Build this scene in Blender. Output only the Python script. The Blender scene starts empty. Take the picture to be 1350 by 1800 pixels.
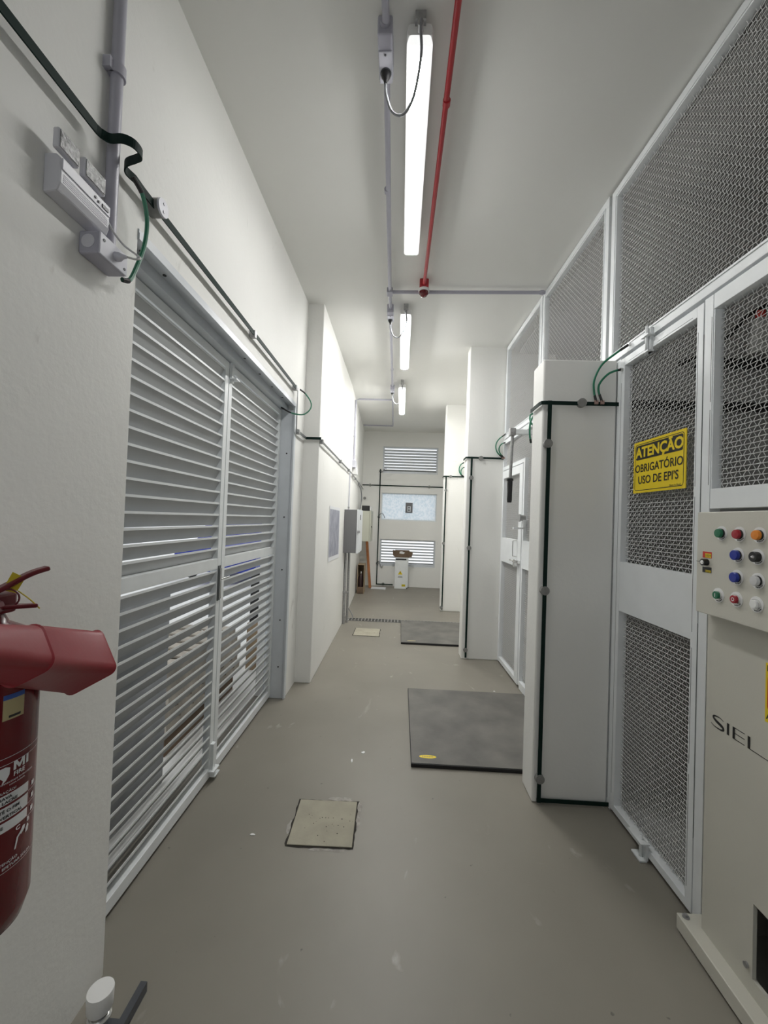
import bpy, bmesh, math, random
from mathutils import Vector, Matrix
random.seed(7)
S = bpy.context.scene
COL = S.collection
pi = math.pi

# ------------------------------------------------------------------ camera
cam_d = bpy.data.cameras.new('camera')
cam = bpy.data.objects.new('camera', cam_d)
COL.objects.link(cam)
FPX, H = 720.0, 1.45
VX, VY, ROLL = 704.0, 914.0, .035
fy = Vector(((VX - 675) / FPX, (VY - 900) / FPX, 1)).normalized()
dn = Vector((-ROLL, 1, 0)); dn = (dn - fy * dn.dot(fy)).normalized()
rx = dn.cross(fy)
if rx.x < 0: rx = -rx
# rows = world axes expressed in camera (x right, y down, z forward)
Rm = Matrix((rx, fy, -dn))
right, down, fwd = Rm @ Vector((1, 0, 0)), Rm @ Vector((0, 1, 0)), Rm @ Vector((0, 0, 1))
M = Matrix((right, -down, -fwd)).transposed().to_4x4()
M.translation = (0, 0, H)
cam.matrix_world = M
cam_d.sensor_fit = 'AUTO'; cam_d.sensor_width = 36
cam_d.lens = FPX / 1800 * 36
cam_d.clip_start = .02
S.camera = cam

# ------------------------------------------------------------------ light
S.view_settings.view_transform = 'Standard'
S.view_settings.look = 'None'
S.view_settings.gamma = 1
S.view_settings.use_curve_mapping = False
S.view_settings.exposure = 0.22
S.cycles.use_denoising = True
S.cycles.max_bounces = 10
S.cycles.diffuse_bounces = 7
w = bpy.data.worlds.new('daylight'); S.world = w
w.use_nodes = True
bg = w.node_tree.nodes['Background']
bg.inputs[0].default_value = (.92, .96, 1.0, 1)
bg.inputs[1].default_value = 1.0
LAMP, LAMP_FAR = .72, 1.6      # emission of the lit diffusers: the near lamp is the dimmest
STRIP, STRIP_FAR = 60.0, 115.0

# ------------------------------------------------------------------ materials
def mat(name, col, rough=.5, metal=0, noise=0, nscale=8, bump=0, bscale=60, spec=None, emit=None, estr=0, col2=None, coat=0, transl=0):
    m = bpy.data.materials.new(name); m.use_nodes = True
    nt = m.node_tree; b = nt.nodes['Principled BSDF']
    b.inputs['Base Color'].default_value = (*col, 1)
    b.inputs['Roughness'].default_value = rough
    b.inputs['Metallic'].default_value = metal
    if spec is not None: b.inputs['Specular IOR Level'].default_value = spec
    if coat: b.inputs['Coat Weight'].default_value = coat
    if emit: 
        b.inputs['Emission Color'].default_value = (*emit, 1); b.inputs['Emission Strength'].default_value = estr
    tc = nt.nodes.new('ShaderNodeTexCoord')
    if noise:
        n = nt.nodes.new('ShaderNodeTexNoise'); n.inputs['Scale'].default_value = nscale; n.inputs['Detail'].default_value = 6
        nt.links.new(tc.outputs['Object'], n.inputs['Vector'])
        r = nt.nodes.new('ShaderNodeMix'); r.data_type = 'RGBA'
        c2 = col2 or tuple(c * (1 - noise) for c in col)
        r.inputs[6].default_value = (*col, 1); r.inputs[7].default_value = (*c2, 1)
        mr = nt.nodes.new('ShaderNodeMapRange'); mr.inputs[1].default_value = .35; mr.inputs[2].default_value = .7
        nt.links.new(n.outputs['Fac'], mr.inputs[0]); nt.links.new(mr.outputs[0], r.inputs[0])
        nt.links.new(r.outputs[2], b.inputs['Base Color'])
    if bump:
        n2 = nt.nodes.new('ShaderNodeTexNoise'); n2.inputs['Scale'].default_value = bscale; n2.inputs['Detail'].default_value = 4
        nt.links.new(tc.outputs['Object'], n2.inputs['Vector'])
        bp = nt.nodes.new('ShaderNodeBump'); bp.inputs['Strength'].default_value = bump; bp.inputs['Distance'].default_value = .004
        nt.links.new(n2.outputs['Fac'], bp.inputs['Height']); nt.links.new(bp.outputs[0], b.inputs['Normal'])
    return m

def wall_mat(name, col):
    """painted plaster: faint roller texture, a few grey scuffs"""
    m = mat(name, col, .6, noise=.035, nscale=1.6, bump=.25, bscale=45, spec=.3)
    nt = m.node_tree; b = nt.nodes['Principled BSDF']
    tc = nt.nodes.new('ShaderNodeTexCoord')
    mp = nt.nodes.new('ShaderNodeMapping'); mp.inputs['Scale'].default_value = (1, 1, .45)
    nt.links.new(tc.outputs['Object'], mp.inputs['Vector'])
    n = nt.nodes.new('ShaderNodeTexNoise'); n.inputs['Scale'].default_value = 9; n.inputs['Detail'].default_value = 8; n.inputs['Distortion'].default_value = 1.2
    nt.links.new(mp.outputs[0], n.inputs['Vector'])
    mr = nt.nodes.new('ShaderNodeMapRange'); mr.inputs[1].default_value = .69; mr.inputs[2].default_value = .78; mr.inputs[4].default_value = .4
    nt.links.new(n.outputs['Fac'], mr.inputs[0])
    old = b.inputs['Base Color'].links[0].from_socket
    mx = nt.nodes.new('ShaderNodeMix'); mx.data_type = 'RGBA'
    mx.inputs[7].default_value = (.42, .40, .36, 1)
    nt.links.new(mr.outputs[0], mx.inputs[0]); nt.links.new(old, mx.inputs[6]); nt.links.new(mx.outputs[2], b.inputs['Base Color'])
    return m

def floor_mat():
    m = mat('floor_epoxy', (.25, .232, .196), .42, noise=.16, nscale=1.3, bump=.06, bscale=14, spec=.4)
    nt = m.node_tree; b = nt.nodes['Principled BSDF']
    tc = nt.nodes.new('ShaderNodeTexCoord')
    def layer(scale, lo, hi, colr, amount, distort=0, stretch=(1, 1, 1), detail=5):
        mp = nt.nodes.new('ShaderNodeMapping'); mp.inputs['Scale'].default_value = stretch
        nt.links.new(tc.outputs['Object'], mp.inputs['Vector'])
        n = nt.nodes.new('ShaderNodeTexNoise'); n.inputs['Scale'].default_value = scale; n.inputs['Detail'].default_value = detail; n.inputs['Distortion'].default_value = distort
        nt.links.new(mp.outputs[0], n.inputs['Vector'])
        mr = nt.nodes.new('ShaderNodeMapRange'); mr.inputs[1].default_value = lo; mr.inputs[2].default_value = hi; mr.inputs[4].default_value = amount
        nt.links.new(n.outputs['Fac'], mr.inputs[0])
        old = b.inputs['Base Color'].links[0].from_socket
        mx = nt.nodes.new('ShaderNodeMix'); mx.data_type = 'RGBA'; mx.inputs[7].default_value = (*colr, 1)
        nt.links.new(mr.outputs[0], mx.inputs[0]); nt.links.new(old, mx.inputs[6]); nt.links.new(mx.outputs[2], b.inputs['Base Color'])
    layer(6, .66, .76, (.52, .49, .44), .45, 1.5, (1, .5, 1))
    layer(3.2, .62, .8, (.22, .205, .175), .5, .6)
    layer(30, .74, .78, (.10, .09, .08), .7, 0, (1, 1, 1), 2)
    return m

WALL = wall_mat('wall_paint', (.80, .798, .77))
CEIL = mat('ceiling_paint', (.77, .768, .74), .7, noise=.03, nscale=1.2, spec=.2)
FLOOR = floor_mat()
WMET = mat('white_enamel', (.76, .785, .79), .38, noise=.05, nscale=14)
GMET = mat('gate_enamel', (.80, .825, .84), .4, noise=.05, nscale=9)
WIRE = mat('mesh_wire', (.74, .74, .735), .45, metal=.1)
SLAT = mat('shaded_louvre_enamel', (.50, .51, .51), .42, noise=.06, nscale=10)  # white enamel greyed: the shade on the blades is in the colour
SOFF = mat('frame_grey', (.62, .65, .68), .4, noise=.06, nscale=10)
STRP = mat('ground_strip_paint', (.008, .022, .018), .6, spec=.12)
STRG = mat('ground_strip_grey', (.13, .14, .14), .35, metal=.3)
GALV = mat('galvanised_steel', (.42, .42, .42), .4, metal=.6, noise=.25, nscale=60)
DISC = mat('standoff_grey', (.25, .25, .24), .5, noise=.15, nscale=60)
CHRM = mat('bright_steel', (.75, .75, .74), .22, metal=.95)
GRN = mat('green_cable', (.012, .16, .085), .4)
BLK = mat('black_plastic', (.012, .012, .013), .4)
DGRY = mat('dark_grey_plastic', (.07, .075, .085), .45)
PVC = mat('grey_pvc', (.40, .395, .46), .35, noise=.04, nscale=20)
PVCW = mat('pale_grey_pvc', (.56, .56, .62), .38)
EMB = mat('emergency_body', (.60, .60, .645), .4)
FOIL = mat('reflector_foil', (.34, .34, .34), .3, metal=.3, noise=.75, nscale=55, bump=1.0, bscale=120)
CLEAR = mat('lens_grey', (.50, .50, .50), .2)
CORD = mat('grey_cord', (.22, .225, .24), .45)
CORDW = mat('pale_cord', (.55, .55, .55), .45)
REDP = mat('red_conduit', (.42, .022, .03), .3, spec=.5)
REDB = mat('extinguisher_red', (.125, .004, .008), .25, noise=.05, nscale=5, coat=.15)
REDH = mat('horn_red', (.26, .018, .027), .42, bump=.15, bscale=30)
REDD = mat('lever_red', (.12, .01, .016), .3)
WHT = mat('white_plastic', (.80, .80, .79), .4)
PRNT = mat('label_white', (.72, .72, .72), .5)
YEL = mat('safety_yellow', (.80, .60, .01), .4)
YELT = mat('tag_yellow', (.55, .45, .02), .5)
CREAM = mat('cream_enamel', (.60, .585, .515), .42, noise=.03, nscale=3, bump=.06, bscale=160)
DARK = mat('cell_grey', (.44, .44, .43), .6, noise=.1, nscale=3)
DBLK = mat('bus_black', (.006, .006, .006), .5)
RUB = mat('rubber_mat', (.108, .104, .094), .6, noise=.25, nscale=4.5, bump=.15, bscale=150, col2=(.175, .168, .15))
RUBE = mat('rubber_and_gap_black', (.006, .006, .007), .5)
CONC = mat('concrete_cover', (.40, .375, .295), .85, noise=.18, nscale=9, bump=.5, bscale=80)
CHIP = mat('chipped_concrete', (.42, .395, .36), .9, noise=.35, nscale=40, bump=.8, bscale=90)
GAP = mat('dark_gap', (.03, .026, .02), .9)
WOOD = mat('orange_timber', (.42, .15, .04), .5, noise=.25, nscale=12)
PALW = mat('pallet_timber', (.50, .45, .38), .8, noise=.35, nscale=10)
CARD = mat('cardboard', (.36, .27, .17), .85, noise=.15, nscale=8)
CARDD = mat('brown_cardboard', (.17, .115, .075), .85, noise=.2, nscale=10)
GPAN = mat('panel_grey', (.155, .155, .16), .5)
CPAN = mat('panel_cream', (.47, .475, .40), .45)
PGREY = mat('panel_front_pale', (.66, .68, .70), .4)
PAPER = mat('plan_print', (.36, .37, .43), .55, noise=.45, nscale=9, col2=(.22, .23, .29))
PAPW = mat('plan_paper', (.74, .75, .77), .55)
SHEET = mat('sheet_grey', (.42, .425, .43), .55, noise=.25, nscale=6)
YARD = mat('yard_concrete', (.84, .83, .80), .9, noise=.1, nscale=2)
YWALL = mat('yard_wall', (.85, .85, .85), .8)
BLUE = mat('button_blue', (.012, .03, .30), .3)
BGRN = mat('button_green', (.01, .15, .07), .3)
BRED = mat('button_red', (.35, .012, .025), .3)
BORG = mat('button_orange', (.75, .24, .02), .3)
BGRY = mat('button_clear', (.62, .62, .62), .25)
BROWN = mat('tool_dark', (.05, .025, .025), .4)
COPP = mat('bare_copper', (.45, .30, .26), .4, metal=.5)
SBLUE = mat('label_blue', (.04, .10, .35), .5)
SBEI = mat('label_beige', (.42, .36, .19), .5)
SRED = mat('label_red', (.55, .03, .02), .5)
DIFF = mat('lit_diffuser', (.8, .8, .8), .4, emit=(.985, .99, .98), estr=LAMP)
LED = mat('lit_strip', (.8, .8, .8), .4, emit=(1, .995, .975), estr=STRIP)
DIFF2 = mat('lit_diffuser_bright', (.8, .8, .8), .4, emit=(.985, .99, .98), estr=LAMP_FAR)
LED2 = mat('lit_strip_bright', (.8, .8, .8), .4, emit=(1, .995, .975), estr=STRIP_FAR)

def glass_mat():
    m = bpy.data.materials.new('frosted_pane'); m.use_nodes = True
    nt = m.node_tree; nt.nodes.remove(nt.nodes['Principled BSDF'])
    out = nt.nodes['Material Output']
    t = nt.nodes.new('ShaderNodeBsdfTranslucent'); d = nt.nodes.new('ShaderNodeBsdfDiffuse')
    tc = nt.nodes.new('ShaderNodeTexCoord'); n = nt.nodes.new('ShaderNodeTexNoise'); n.inputs['Scale'].default_value = 28; n.inputs['Detail'].default_value = 6
    nt.links.new(tc.outputs['Object'], n.inputs['Vector'])
    cr = nt.nodes.new('ShaderNodeMix'); cr.data_type = 'RGBA'
    cr.inputs[6].default_value = (.76, .83, .87, 1); cr.inputs[7].default_value = (.97, .98, .99, 1)
    mr = nt.nodes.new('ShaderNodeMapRange'); mr.inputs[1].default_value = .36; mr.inputs[2].default_value = .58
    nt.links.new(n.outputs['Fac'], mr.inputs[0]); nt.links.new(mr.outputs[0], cr.inputs[0])
    nt.links.new(cr.outputs[2], t.inputs[0]); d.inputs[0].default_value = (.8, .85, .88, 1)
    mx = nt.nodes.new('ShaderNodeMixShader'); mx.inputs[0].default_value = .28
    nt.links.new(t.outputs[0], mx.inputs[1]); nt.links.new(d.outputs[0], mx.inputs[2]); nt.links.new(mx.outputs[0], out.inputs[0])
    return m
PANE = glass_mat()
def bulb_mat():
    m = bpy.data.materials.new('clear_glass'); m.use_nodes = True
    b = m.node_tree.nodes['Principled BSDF']; b.inputs['Base Color'].default_value = (.75, .75, .72, 1)
    b.inputs['Transmission Weight'].default_value = .55; b.inputs['Roughness'].default_value = .12
    return m
GLASS = bulb_mat()

# ------------------------------------------------------------------ mesh helpers
class MB:
    def __init__(s): s.v = []; s.f = []; s.fm = []; s.m = 0; s.sm = []; s.smooth = False
    def add(s, vs, fs):
        o = len(s.v); s.v += [tuple(p) for p in vs]
        for f in fs: s.f.append([i + o for i in f]); s.fm.append(s.m); s.sm.append(s.smooth)
        return s
    def box(s, x0, x1, y0, y1, z0, z1):
        x0, x1 = min(x0, x1), max(x0, x1); y0, y1 = min(y0, y1), max(y0, y1); z0, z1 = min(z0, z1), max(z0, z1)
        v = [(x, y, z) for x in (x0, x1) for y in (y0, y1) for z in (z0, z1)]
        return s.hexa(v)
    def hexa(s, v):
        return s.add(v, [(0, 1, 3, 2), (4, 6, 7, 5), (0, 4, 5, 1), (2, 3, 7, 6), (0, 2, 6, 4), (1, 5, 7, 3)])
    def bar(s, a, b, w, t, up=(0, 0, 1)):
        """flat bar from a to b, w across 'up', t the other way"""
        a, b = Vector(a), Vector(b); d = (b - a).normalized(); u = Vector(up); u = (u - d * u.dot(d)).normalized(); n = d.cross(u)
        v = []
        for p in (a, b):
            for i in (-1, 1):
                for j in (-1, 1): v.append(p + u * (w / 2 * i) + n * (t / 2 * j))
        return s.hexa([v[0], v[1], v[2], v[3], v[4], v[5], v[6], v[7]])
    def ribbon(s, pts, w, t, up=(0, 0, 1)):
        pts = [Vector(p) for p in pts]; rings = []; u = Vector(up)
        for i, p in enumerate(pts):
            d = (pts[min(i + 1, len(pts) - 1)] - pts[max(i - 1, 0)]).normalized()
            uu = (u - d * u.dot(d)).normalized(); n = d.cross(uu)
            rings.append([p + uu * w / 2 + n * t / 2, p - uu * w / 2 + n * t / 2, p - uu * w / 2 - n * t / 2, p + uu * w / 2 - n * t / 2])
        return s.loft(rings)
    def loft(s, rings, caps=True):
        n = len(rings[0]); o = len(s.v); fs = []
        for i in range(len(rings) - 1):
            for j in range(n):
                k = (j + 1) % n
                fs.append((i * n + j, i * n + k, (i + 1) * n + k, (i + 1) * n + j))
        if caps:
            fs.append(tuple(reversed(range(n)))); fs.append(tuple((len(rings) - 1) * n + j for j in range(n)))
        return s.add([p for r in rings for p in r], fs)
    def tube(s, pts, r, n=10):
        pts = [Vector(p) for p in pts]; rings = []
        d0 = (pts[1] - pts[0]).normalized()
        u = d0.orthogonal().normalized()
        rr = r if isinstance(r, (list, tuple)) else [r] * len(pts)
        for i, p in enumerate(pts):
            d = (pts[min(i + 1, len(pts) - 1)] - pts[max(i - 1, 0)]).normalized()
            u = (u - d * u.dot(d)).normalized(); v = d.cross(u)
            rings.append([p + (u * math.cos(2 * pi * k / n) + v * math.sin(2 * pi * k / n)) * rr[i] for k in range(n)])
        sm = s.smooth; s.smooth = n > 5; s.loft(rings); s.smooth = sm
        return s
    def cyl(s, a, b, r, r2=None, n=24): return s.tube([a, b], [r, r if r2 is None else r2], n)
    def lathe(s, c, prof, n=32, axis='z'):
        """prof: (radius, height) list"""
        rings = []
        for r, h in prof:
            ring = []
            for k in range(n):
                a = 2 * pi * k / n; x, y = r * math.cos(a), r * math.sin(a)
                ring.append((c[0] + x, c[1] + y, c[2] + h) if axis == 'z' else ((c[0] + h, c[1] + x, c[2] + y) if axis == 'x' else (c[0] + y, c[1] + h, c[2] + x)))
            rings.append(ring)
        sm = s.smooth; s.smooth = True; s.loft(rings); s.smooth = sm
        return s
    def prism(s, poly, off):
        """poly: 3D points; extruded by off"""
        off = Vector(off); a = [Vector(p) for p in poly]
        return s.loft([a, [p + off for p in a]])
    def frame(s, y0, y1, z0, z1, w, x0, x1, wb=None):
        """rectangular frame in the y-z plane"""
        wb = w if wb is None else wb
        s.box(x0, x1, y0, y1, z1 - w, z1); s.box(x0, x1, y0, y1, z0, z0 + wb)
        s.box(x0, x1, y0, y0 + w, z0 + wb, z1 - w); return s.box(x0, x1, y1 - w, y1, z0 + wb, z1 - w)
    def build(s, name, m, parent=None, bevel=0, fix=True):
        me = bpy.data.meshes.new(name)
        me.from_pydata(s.v, [], s.f)
        for mm in (m if isinstance(m, (list, tuple)) else [m]): me.materials.append(mm)
        me.polygons.foreach_set('material_index', s.fm)
        me.polygons.foreach_set('use_smooth', s.sm)
        if fix:
            bm = bmesh.new(); bm.from_mesh(me); bmesh.ops.recalc_face_normals(bm, faces=bm.faces)
            for e in bm.edges:
                if len(e.link_faces) == 2 and e.calc_face_angle(0) > .62: e.smooth = False
            bm.to_mesh(me); bm.free()
        me.update()
        o = bpy.data.objects.new(name, me); COL.objects.link(o)
        if parent is not None: o.parent = parent
        if bevel:
            b = o.modifiers.new('edge', 'BEVEL'); b.width = bevel; b.segments = 2; b.limit_method = 'ANGLE'; b.angle_limit = .7
        return o

def spline(pts, n=10):
    """Catmull-Rom through pts"""
    p = [Vector(q) for q in pts]; p = [p[0] * 2 - p[1]] + p + [p[-1] * 2 - p[-2]]; out = []
    for i in range(1, len(p) - 2):
        for k in range(n):
            t = k / n
            out.append(.5 * ((2 * p[i]) + (p[i + 1] - p[i - 1]) * t + (2 * p[i - 1] - 5 * p[i] + 4 * p[i + 1] - p[i + 2]) * t * t + (3 * p[i] - p[i - 1] - 3 * p[i + 1] + p[i + 2]) * t ** 3))
    out.append(p[-2]); return out

def tag(o, label, cat, group=None, kind=None):
    o['label'] = label; o['category'] = cat
    if group: o['group'] = group
    if kind: o['kind'] = kind
    return o
def thing(name, label, cat, loc=(0, 0, 0), rz=0, group=None):
    o = bpy.data.objects.new(name, None); COL.objects.link(o)
    o.empty_display_size = .05; o.location = loc; o.rotation_euler = (0, 0, rz)
    return tag(o, label, cat, group)
def part(mb, name, m, parent, bevel=0, label=None):
    """mesh given in the coordinates of its root's frame of reference (world for unrotated roots)"""
    o = mb.build(name, m, parent, bevel)
    r = parent
    o.matrix_parent_inverse = Matrix.Identity(4)
    if label: o['label'] = label
    return o
def wpart(mb, name, m, parent, bevel=0, label=None):
    """part whose mesh is given in world coordinates under an unrotated root"""
    off = Vector((0, 0, 0)); q = parent
    while q is not None: off += Vector(q.location); q = q.parent
    mb.v = [(a - off.x, b - off.y, c - off.z) for a, b, c in mb.v]
    return part(mb, name, m, parent, bevel, label)
def struct(mb, name, m, bevel=0, fix=True, label=None, cat=None):
    o = mb.build(name, m, None, bevel, fix); o['kind'] = 'structure'
    if label: o['label'] = label
    if cat: o['category'] = cat
    return o

def text_mesh(body, size, bold=0.0, width=1.0, align='LEFT', extr=0.0004, shear=0.0):
    cu = bpy.data.curves.new('t', 'FONT'); cu.body = body; cu.size = size; cu.offset = bold; cu.align_x = align
    cu.extrude = extr; cu.shear = shear; cu.resolution_u = 3
    o = bpy.data.objects.new('t', cu); COL.objects.link(o)
    dg = bpy.context.evaluated_depsgraph_get(); dg.update()
    me = bpy.data.meshes.new_from_object(o.evaluated_get(dg))
    vs = [Vector((v.co.x * width, v.co.y, v.co.z)) for v in me.vertices]; fs = [tuple(p.vertices) for p in me.polygons]
    bpy.data.objects.remove(o); bpy.data.curves.remove(cu); bpy.data.meshes.remove(me)
    return vs, fs
def put_text(mb, body, size, org, xa, ya, na, **k):
    vs, fs = text_mesh(body, size, **k); org, xa, ya, na = Vector(org), Vector(xa), Vector(ya), Vector(na)
    return mb.add([org + xa * v.x + ya * v.y + na * v.z for v in vs], fs)
def rounded(w, h, r, n=5):
    """rounded rectangle outline centred at the origin"""
    out = []
    for cx, cy, a0 in ((w / 2 - r, h / 2 - r, 0), (-w / 2 + r, h / 2 - r, pi / 2), (-w / 2 + r, -h / 2 + r, pi), (w / 2 - r, -h / 2 + r, 1.5 * pi)):
        for k in range(n + 1):
            a = a0 + pi / 2 * k / n; out.append((cx + r * math.cos(a), cy + r * math.sin(a)))
    return out

# ================================================================== STRUCTURE
XL, XD, XS = -.877, -.985, -.737          # left wall, louvre door plane, stepped wall
YE = 8.95                                 # end wall
def zc(y): return 3.322 + .0078 * (y - 2)
def w3x(y):
    if y < 5.8: return XS - .018 * (y - 3.565) / 2.235
    return -.755 - .105 * (y - 5.8) / 3.15

struct(MB().box(-1.13, 2.75, -1.16, 9.1, -.1, 0), 'floor', FLOOR)
c = MB(); a, b = zc(-1.15), zc(9.1)
c.hexa([(-1.25, -1.15, a), (-1.25, -1.15, a + .15), (-1.25, 9.1, b), (-1.25, 9.1, b + .15), (2.75, -1.15, a), (2.75, -1.15, a + .15), (2.75, 9.1, b), (2.75, 9.1, b + .15)])
struct(c, 'ceiling', CEIL)
# left wall with the double-door opening
ZT = 2.36; ZW = 3.34
wl = MB()
wl.box(XL - .24, XL, -1.15, 1.268, 0, ZW); wl.box(XL - .24, XL, 1.268, 3.268, ZT, ZW); wl.box(XL - .24, XL, 3.268, 3.60, 0, ZW)
struct(wl, 'wall_left', WALL)
# stepped wall after the door
ws = MB()
poly = [(XL - .1, 3.565), (XS, 3.565), (w3x(5.8), 5.8), (w3x(9.1), 9.1), (-1.1, 9.1), (-1.1, 3.565)]
ws.prism([(x, y, 0) for x, y in poly], (0, 0, 3.39))
struct(ws, 'wall_left.001', WALL, bevel=.006)
# back wall behind the camera
# wall behind the camera, with an opening added to throw daylight on the near surfaces
BK = -1.0
struct(MB().box(-1.15, -.70, BK - .15, BK, 0, 3.35).box(1.0, 1.16, BK - .15, BK, 0, 3.35).box(-.70, 1.0, BK - .15, BK, 2.35, 3.35).box(-.70, 1.0, BK - .15, BK, 0, .95), 'wall_back', WALL)
# end wall with three openings
we = MB(); y0, y1 = YE, YE + .15
xs = [-1.0, -.43, .775, 2.75]; zz = [0, .432, 1.02, 1.438, 2.032, 2.463, 3.053, 3.42]
we.box(xs[0], xs[1], y0, y1, 0, 3.42); we.box(xs[2], xs[3], y0, y1, 0, 3.42)
for i in (0, 2, 4, 6): we.box(xs[1], xs[2], y0, y1, zz[i], zz[i + 1])
struct(we, 'wall_end', WALL)
# right side: the piers between the cells
p1 = MB().prism([(.735, 2.2, 0), (1.118, 2.2, 0), (1.118, 2.37, 0), (.735, 2.37, 0)], (0, 0, 2.335)); struct(p1, 'column', WALL, bevel=.008)
p2 = MB().box(.69, 1.6, 4.41, 4.58, 0, 3.38); struct(p2, 'column.001', WALL, bevel=.008)
p3 = MB().box(.69, 1.6, 6.68, 6.86, 0, 3.40); struct(p3, 'column.002', WALL, bevel=.012)
struct(MB().box(1.085, 1.25, 4.58, 8.96, 0, 3.40), 'wall_right', WALL)
# walls of the dark cells behind the mesh
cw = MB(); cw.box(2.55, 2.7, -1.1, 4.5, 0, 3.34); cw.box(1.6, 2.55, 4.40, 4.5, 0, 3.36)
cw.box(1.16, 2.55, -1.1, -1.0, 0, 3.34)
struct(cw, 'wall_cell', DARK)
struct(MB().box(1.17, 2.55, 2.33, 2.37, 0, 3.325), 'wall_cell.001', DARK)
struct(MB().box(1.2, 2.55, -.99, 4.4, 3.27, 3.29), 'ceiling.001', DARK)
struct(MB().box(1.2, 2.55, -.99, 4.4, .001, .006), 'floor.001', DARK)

# ---- end wall windows: two louvred vents and a frosted pane
def vent(name, x0, x1, z0, z1, n):
    f = MB()
    for bx in ((x0, x1, z1 - .03, z1), (x0, x1, z0, z0 + .05), (x0, x0 + .03, z0 + .05, z1 - .03), (x1 - .03, x1, z0 + .05, z1 - .03)):
        f.box(bx[0], bx[1], YE + .035, YE + .11, bx[2], bx[3])
    o = struct(f, name, SOFF)
    s = MB(); H0 = z1 - z0 - .09; p = H0 / n
    for i in range(n):
        z = z0 + .055 + i * p
        s.hexa([(x0 + .03, YE + .045, z + p * .50), (x0 + .03, YE + .047, z + p * .56), (x0 + .03, YE + .105, z - .002), (x0 + .03, YE + .107, z + .004),
                (x1 - .03, YE + .045, z + p * .50), (x1 - .03, YE + .047, z + p * .56), (x1 - .03, YE + .105, z - .002), (x1 - .03, YE + .107, z + .004)])
        s.box(x0 + .03, x1 - .03, YE + .040, YE + .045, z + p * .40, z + p * .56)
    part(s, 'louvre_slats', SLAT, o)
vent('window_1', -.43, .775, 2.463, 3.053, 8)
vent('window_3', -.43, .775, .432, 1.02, 8)
f = MB()
for bx in ((-.43, .775, 2.02, 2.032), (-.43, .775, 1.438, 1.455), (-.43, -.415, 1.455, 2.02), (.76, .775, 1.455, 2.02)): f.box(bx[0], bx[1], YE + .05, YE + .10, bx[2], bx[3])
o = struct(f, 'window_2', WMET)
part(MB().box(-.415, .76, YE + .07, YE + .078, 1.455, 2.02), 'pane', PANE, o)
t = thing('switch_box', 'small grey box fixed on the frosted pane in the end wall', 'box', (.16, YE + .068, 1.63))
wpart(MB().box(.10, .255, YE + .03, YE + .069, 1.61, 1.835), 'casing', GPAN, t, .004)
wpart(MB().box(.14, .215, YE + .024, YE + .031, 1.635, 1.755), 'cover', SOFF, t, .002)
wpart(MB().cyl((.177, YE + .026, 1.725), (.177, YE + .015, 1.725), .018).cyl((.177, YE + .026, 1.67), (.177, YE + .015, 1.67), .018), 'sockets', DGRY, t)

# ================================================================== LEFT: louvred double door
fr = MB()
# steel frame lining the opening: head with a step, near and far jambs
fr.box(XD - .06, XL + .004, 1.27, 3.268, 2.345, 2.358)
fr.box(XD - .06, XD + .045, 1.27, 3.268, 2.300, 2.345)
fr.box(XL - .012, XL + .006, 1.27, 3.268, 2.325, 2.346)
fr.box(XD - .06, XL - .002, 3.240, 3.266, 0.002, 2.30)
fr.box(XL - .006, XL + .006, 3.225, 3.272, 0.002, 2.33)
fr.box(XD - .06, XL - .02, 1.2685, 1.272, 0.002, 2.30)
df = struct(fr, 'trim_1', SOFF, label='grey steel frame around the louvred double door', cat='door frame')
scr = MB()
for z in (.25, .62, 1.02, 1.44, 1.95): scr.cyl((-.93, 3.2405, z), (-.93, 3.2375, z), .006, n=10)
for y in (1.36, 1.5, 2.3, 2.55, 2.8, 3.05): scr.cyl((-.925, y, 2.3455), (-.925, y, 2.3425), .007, n=10)
part(scr, 'screws', BLK, df)

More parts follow.
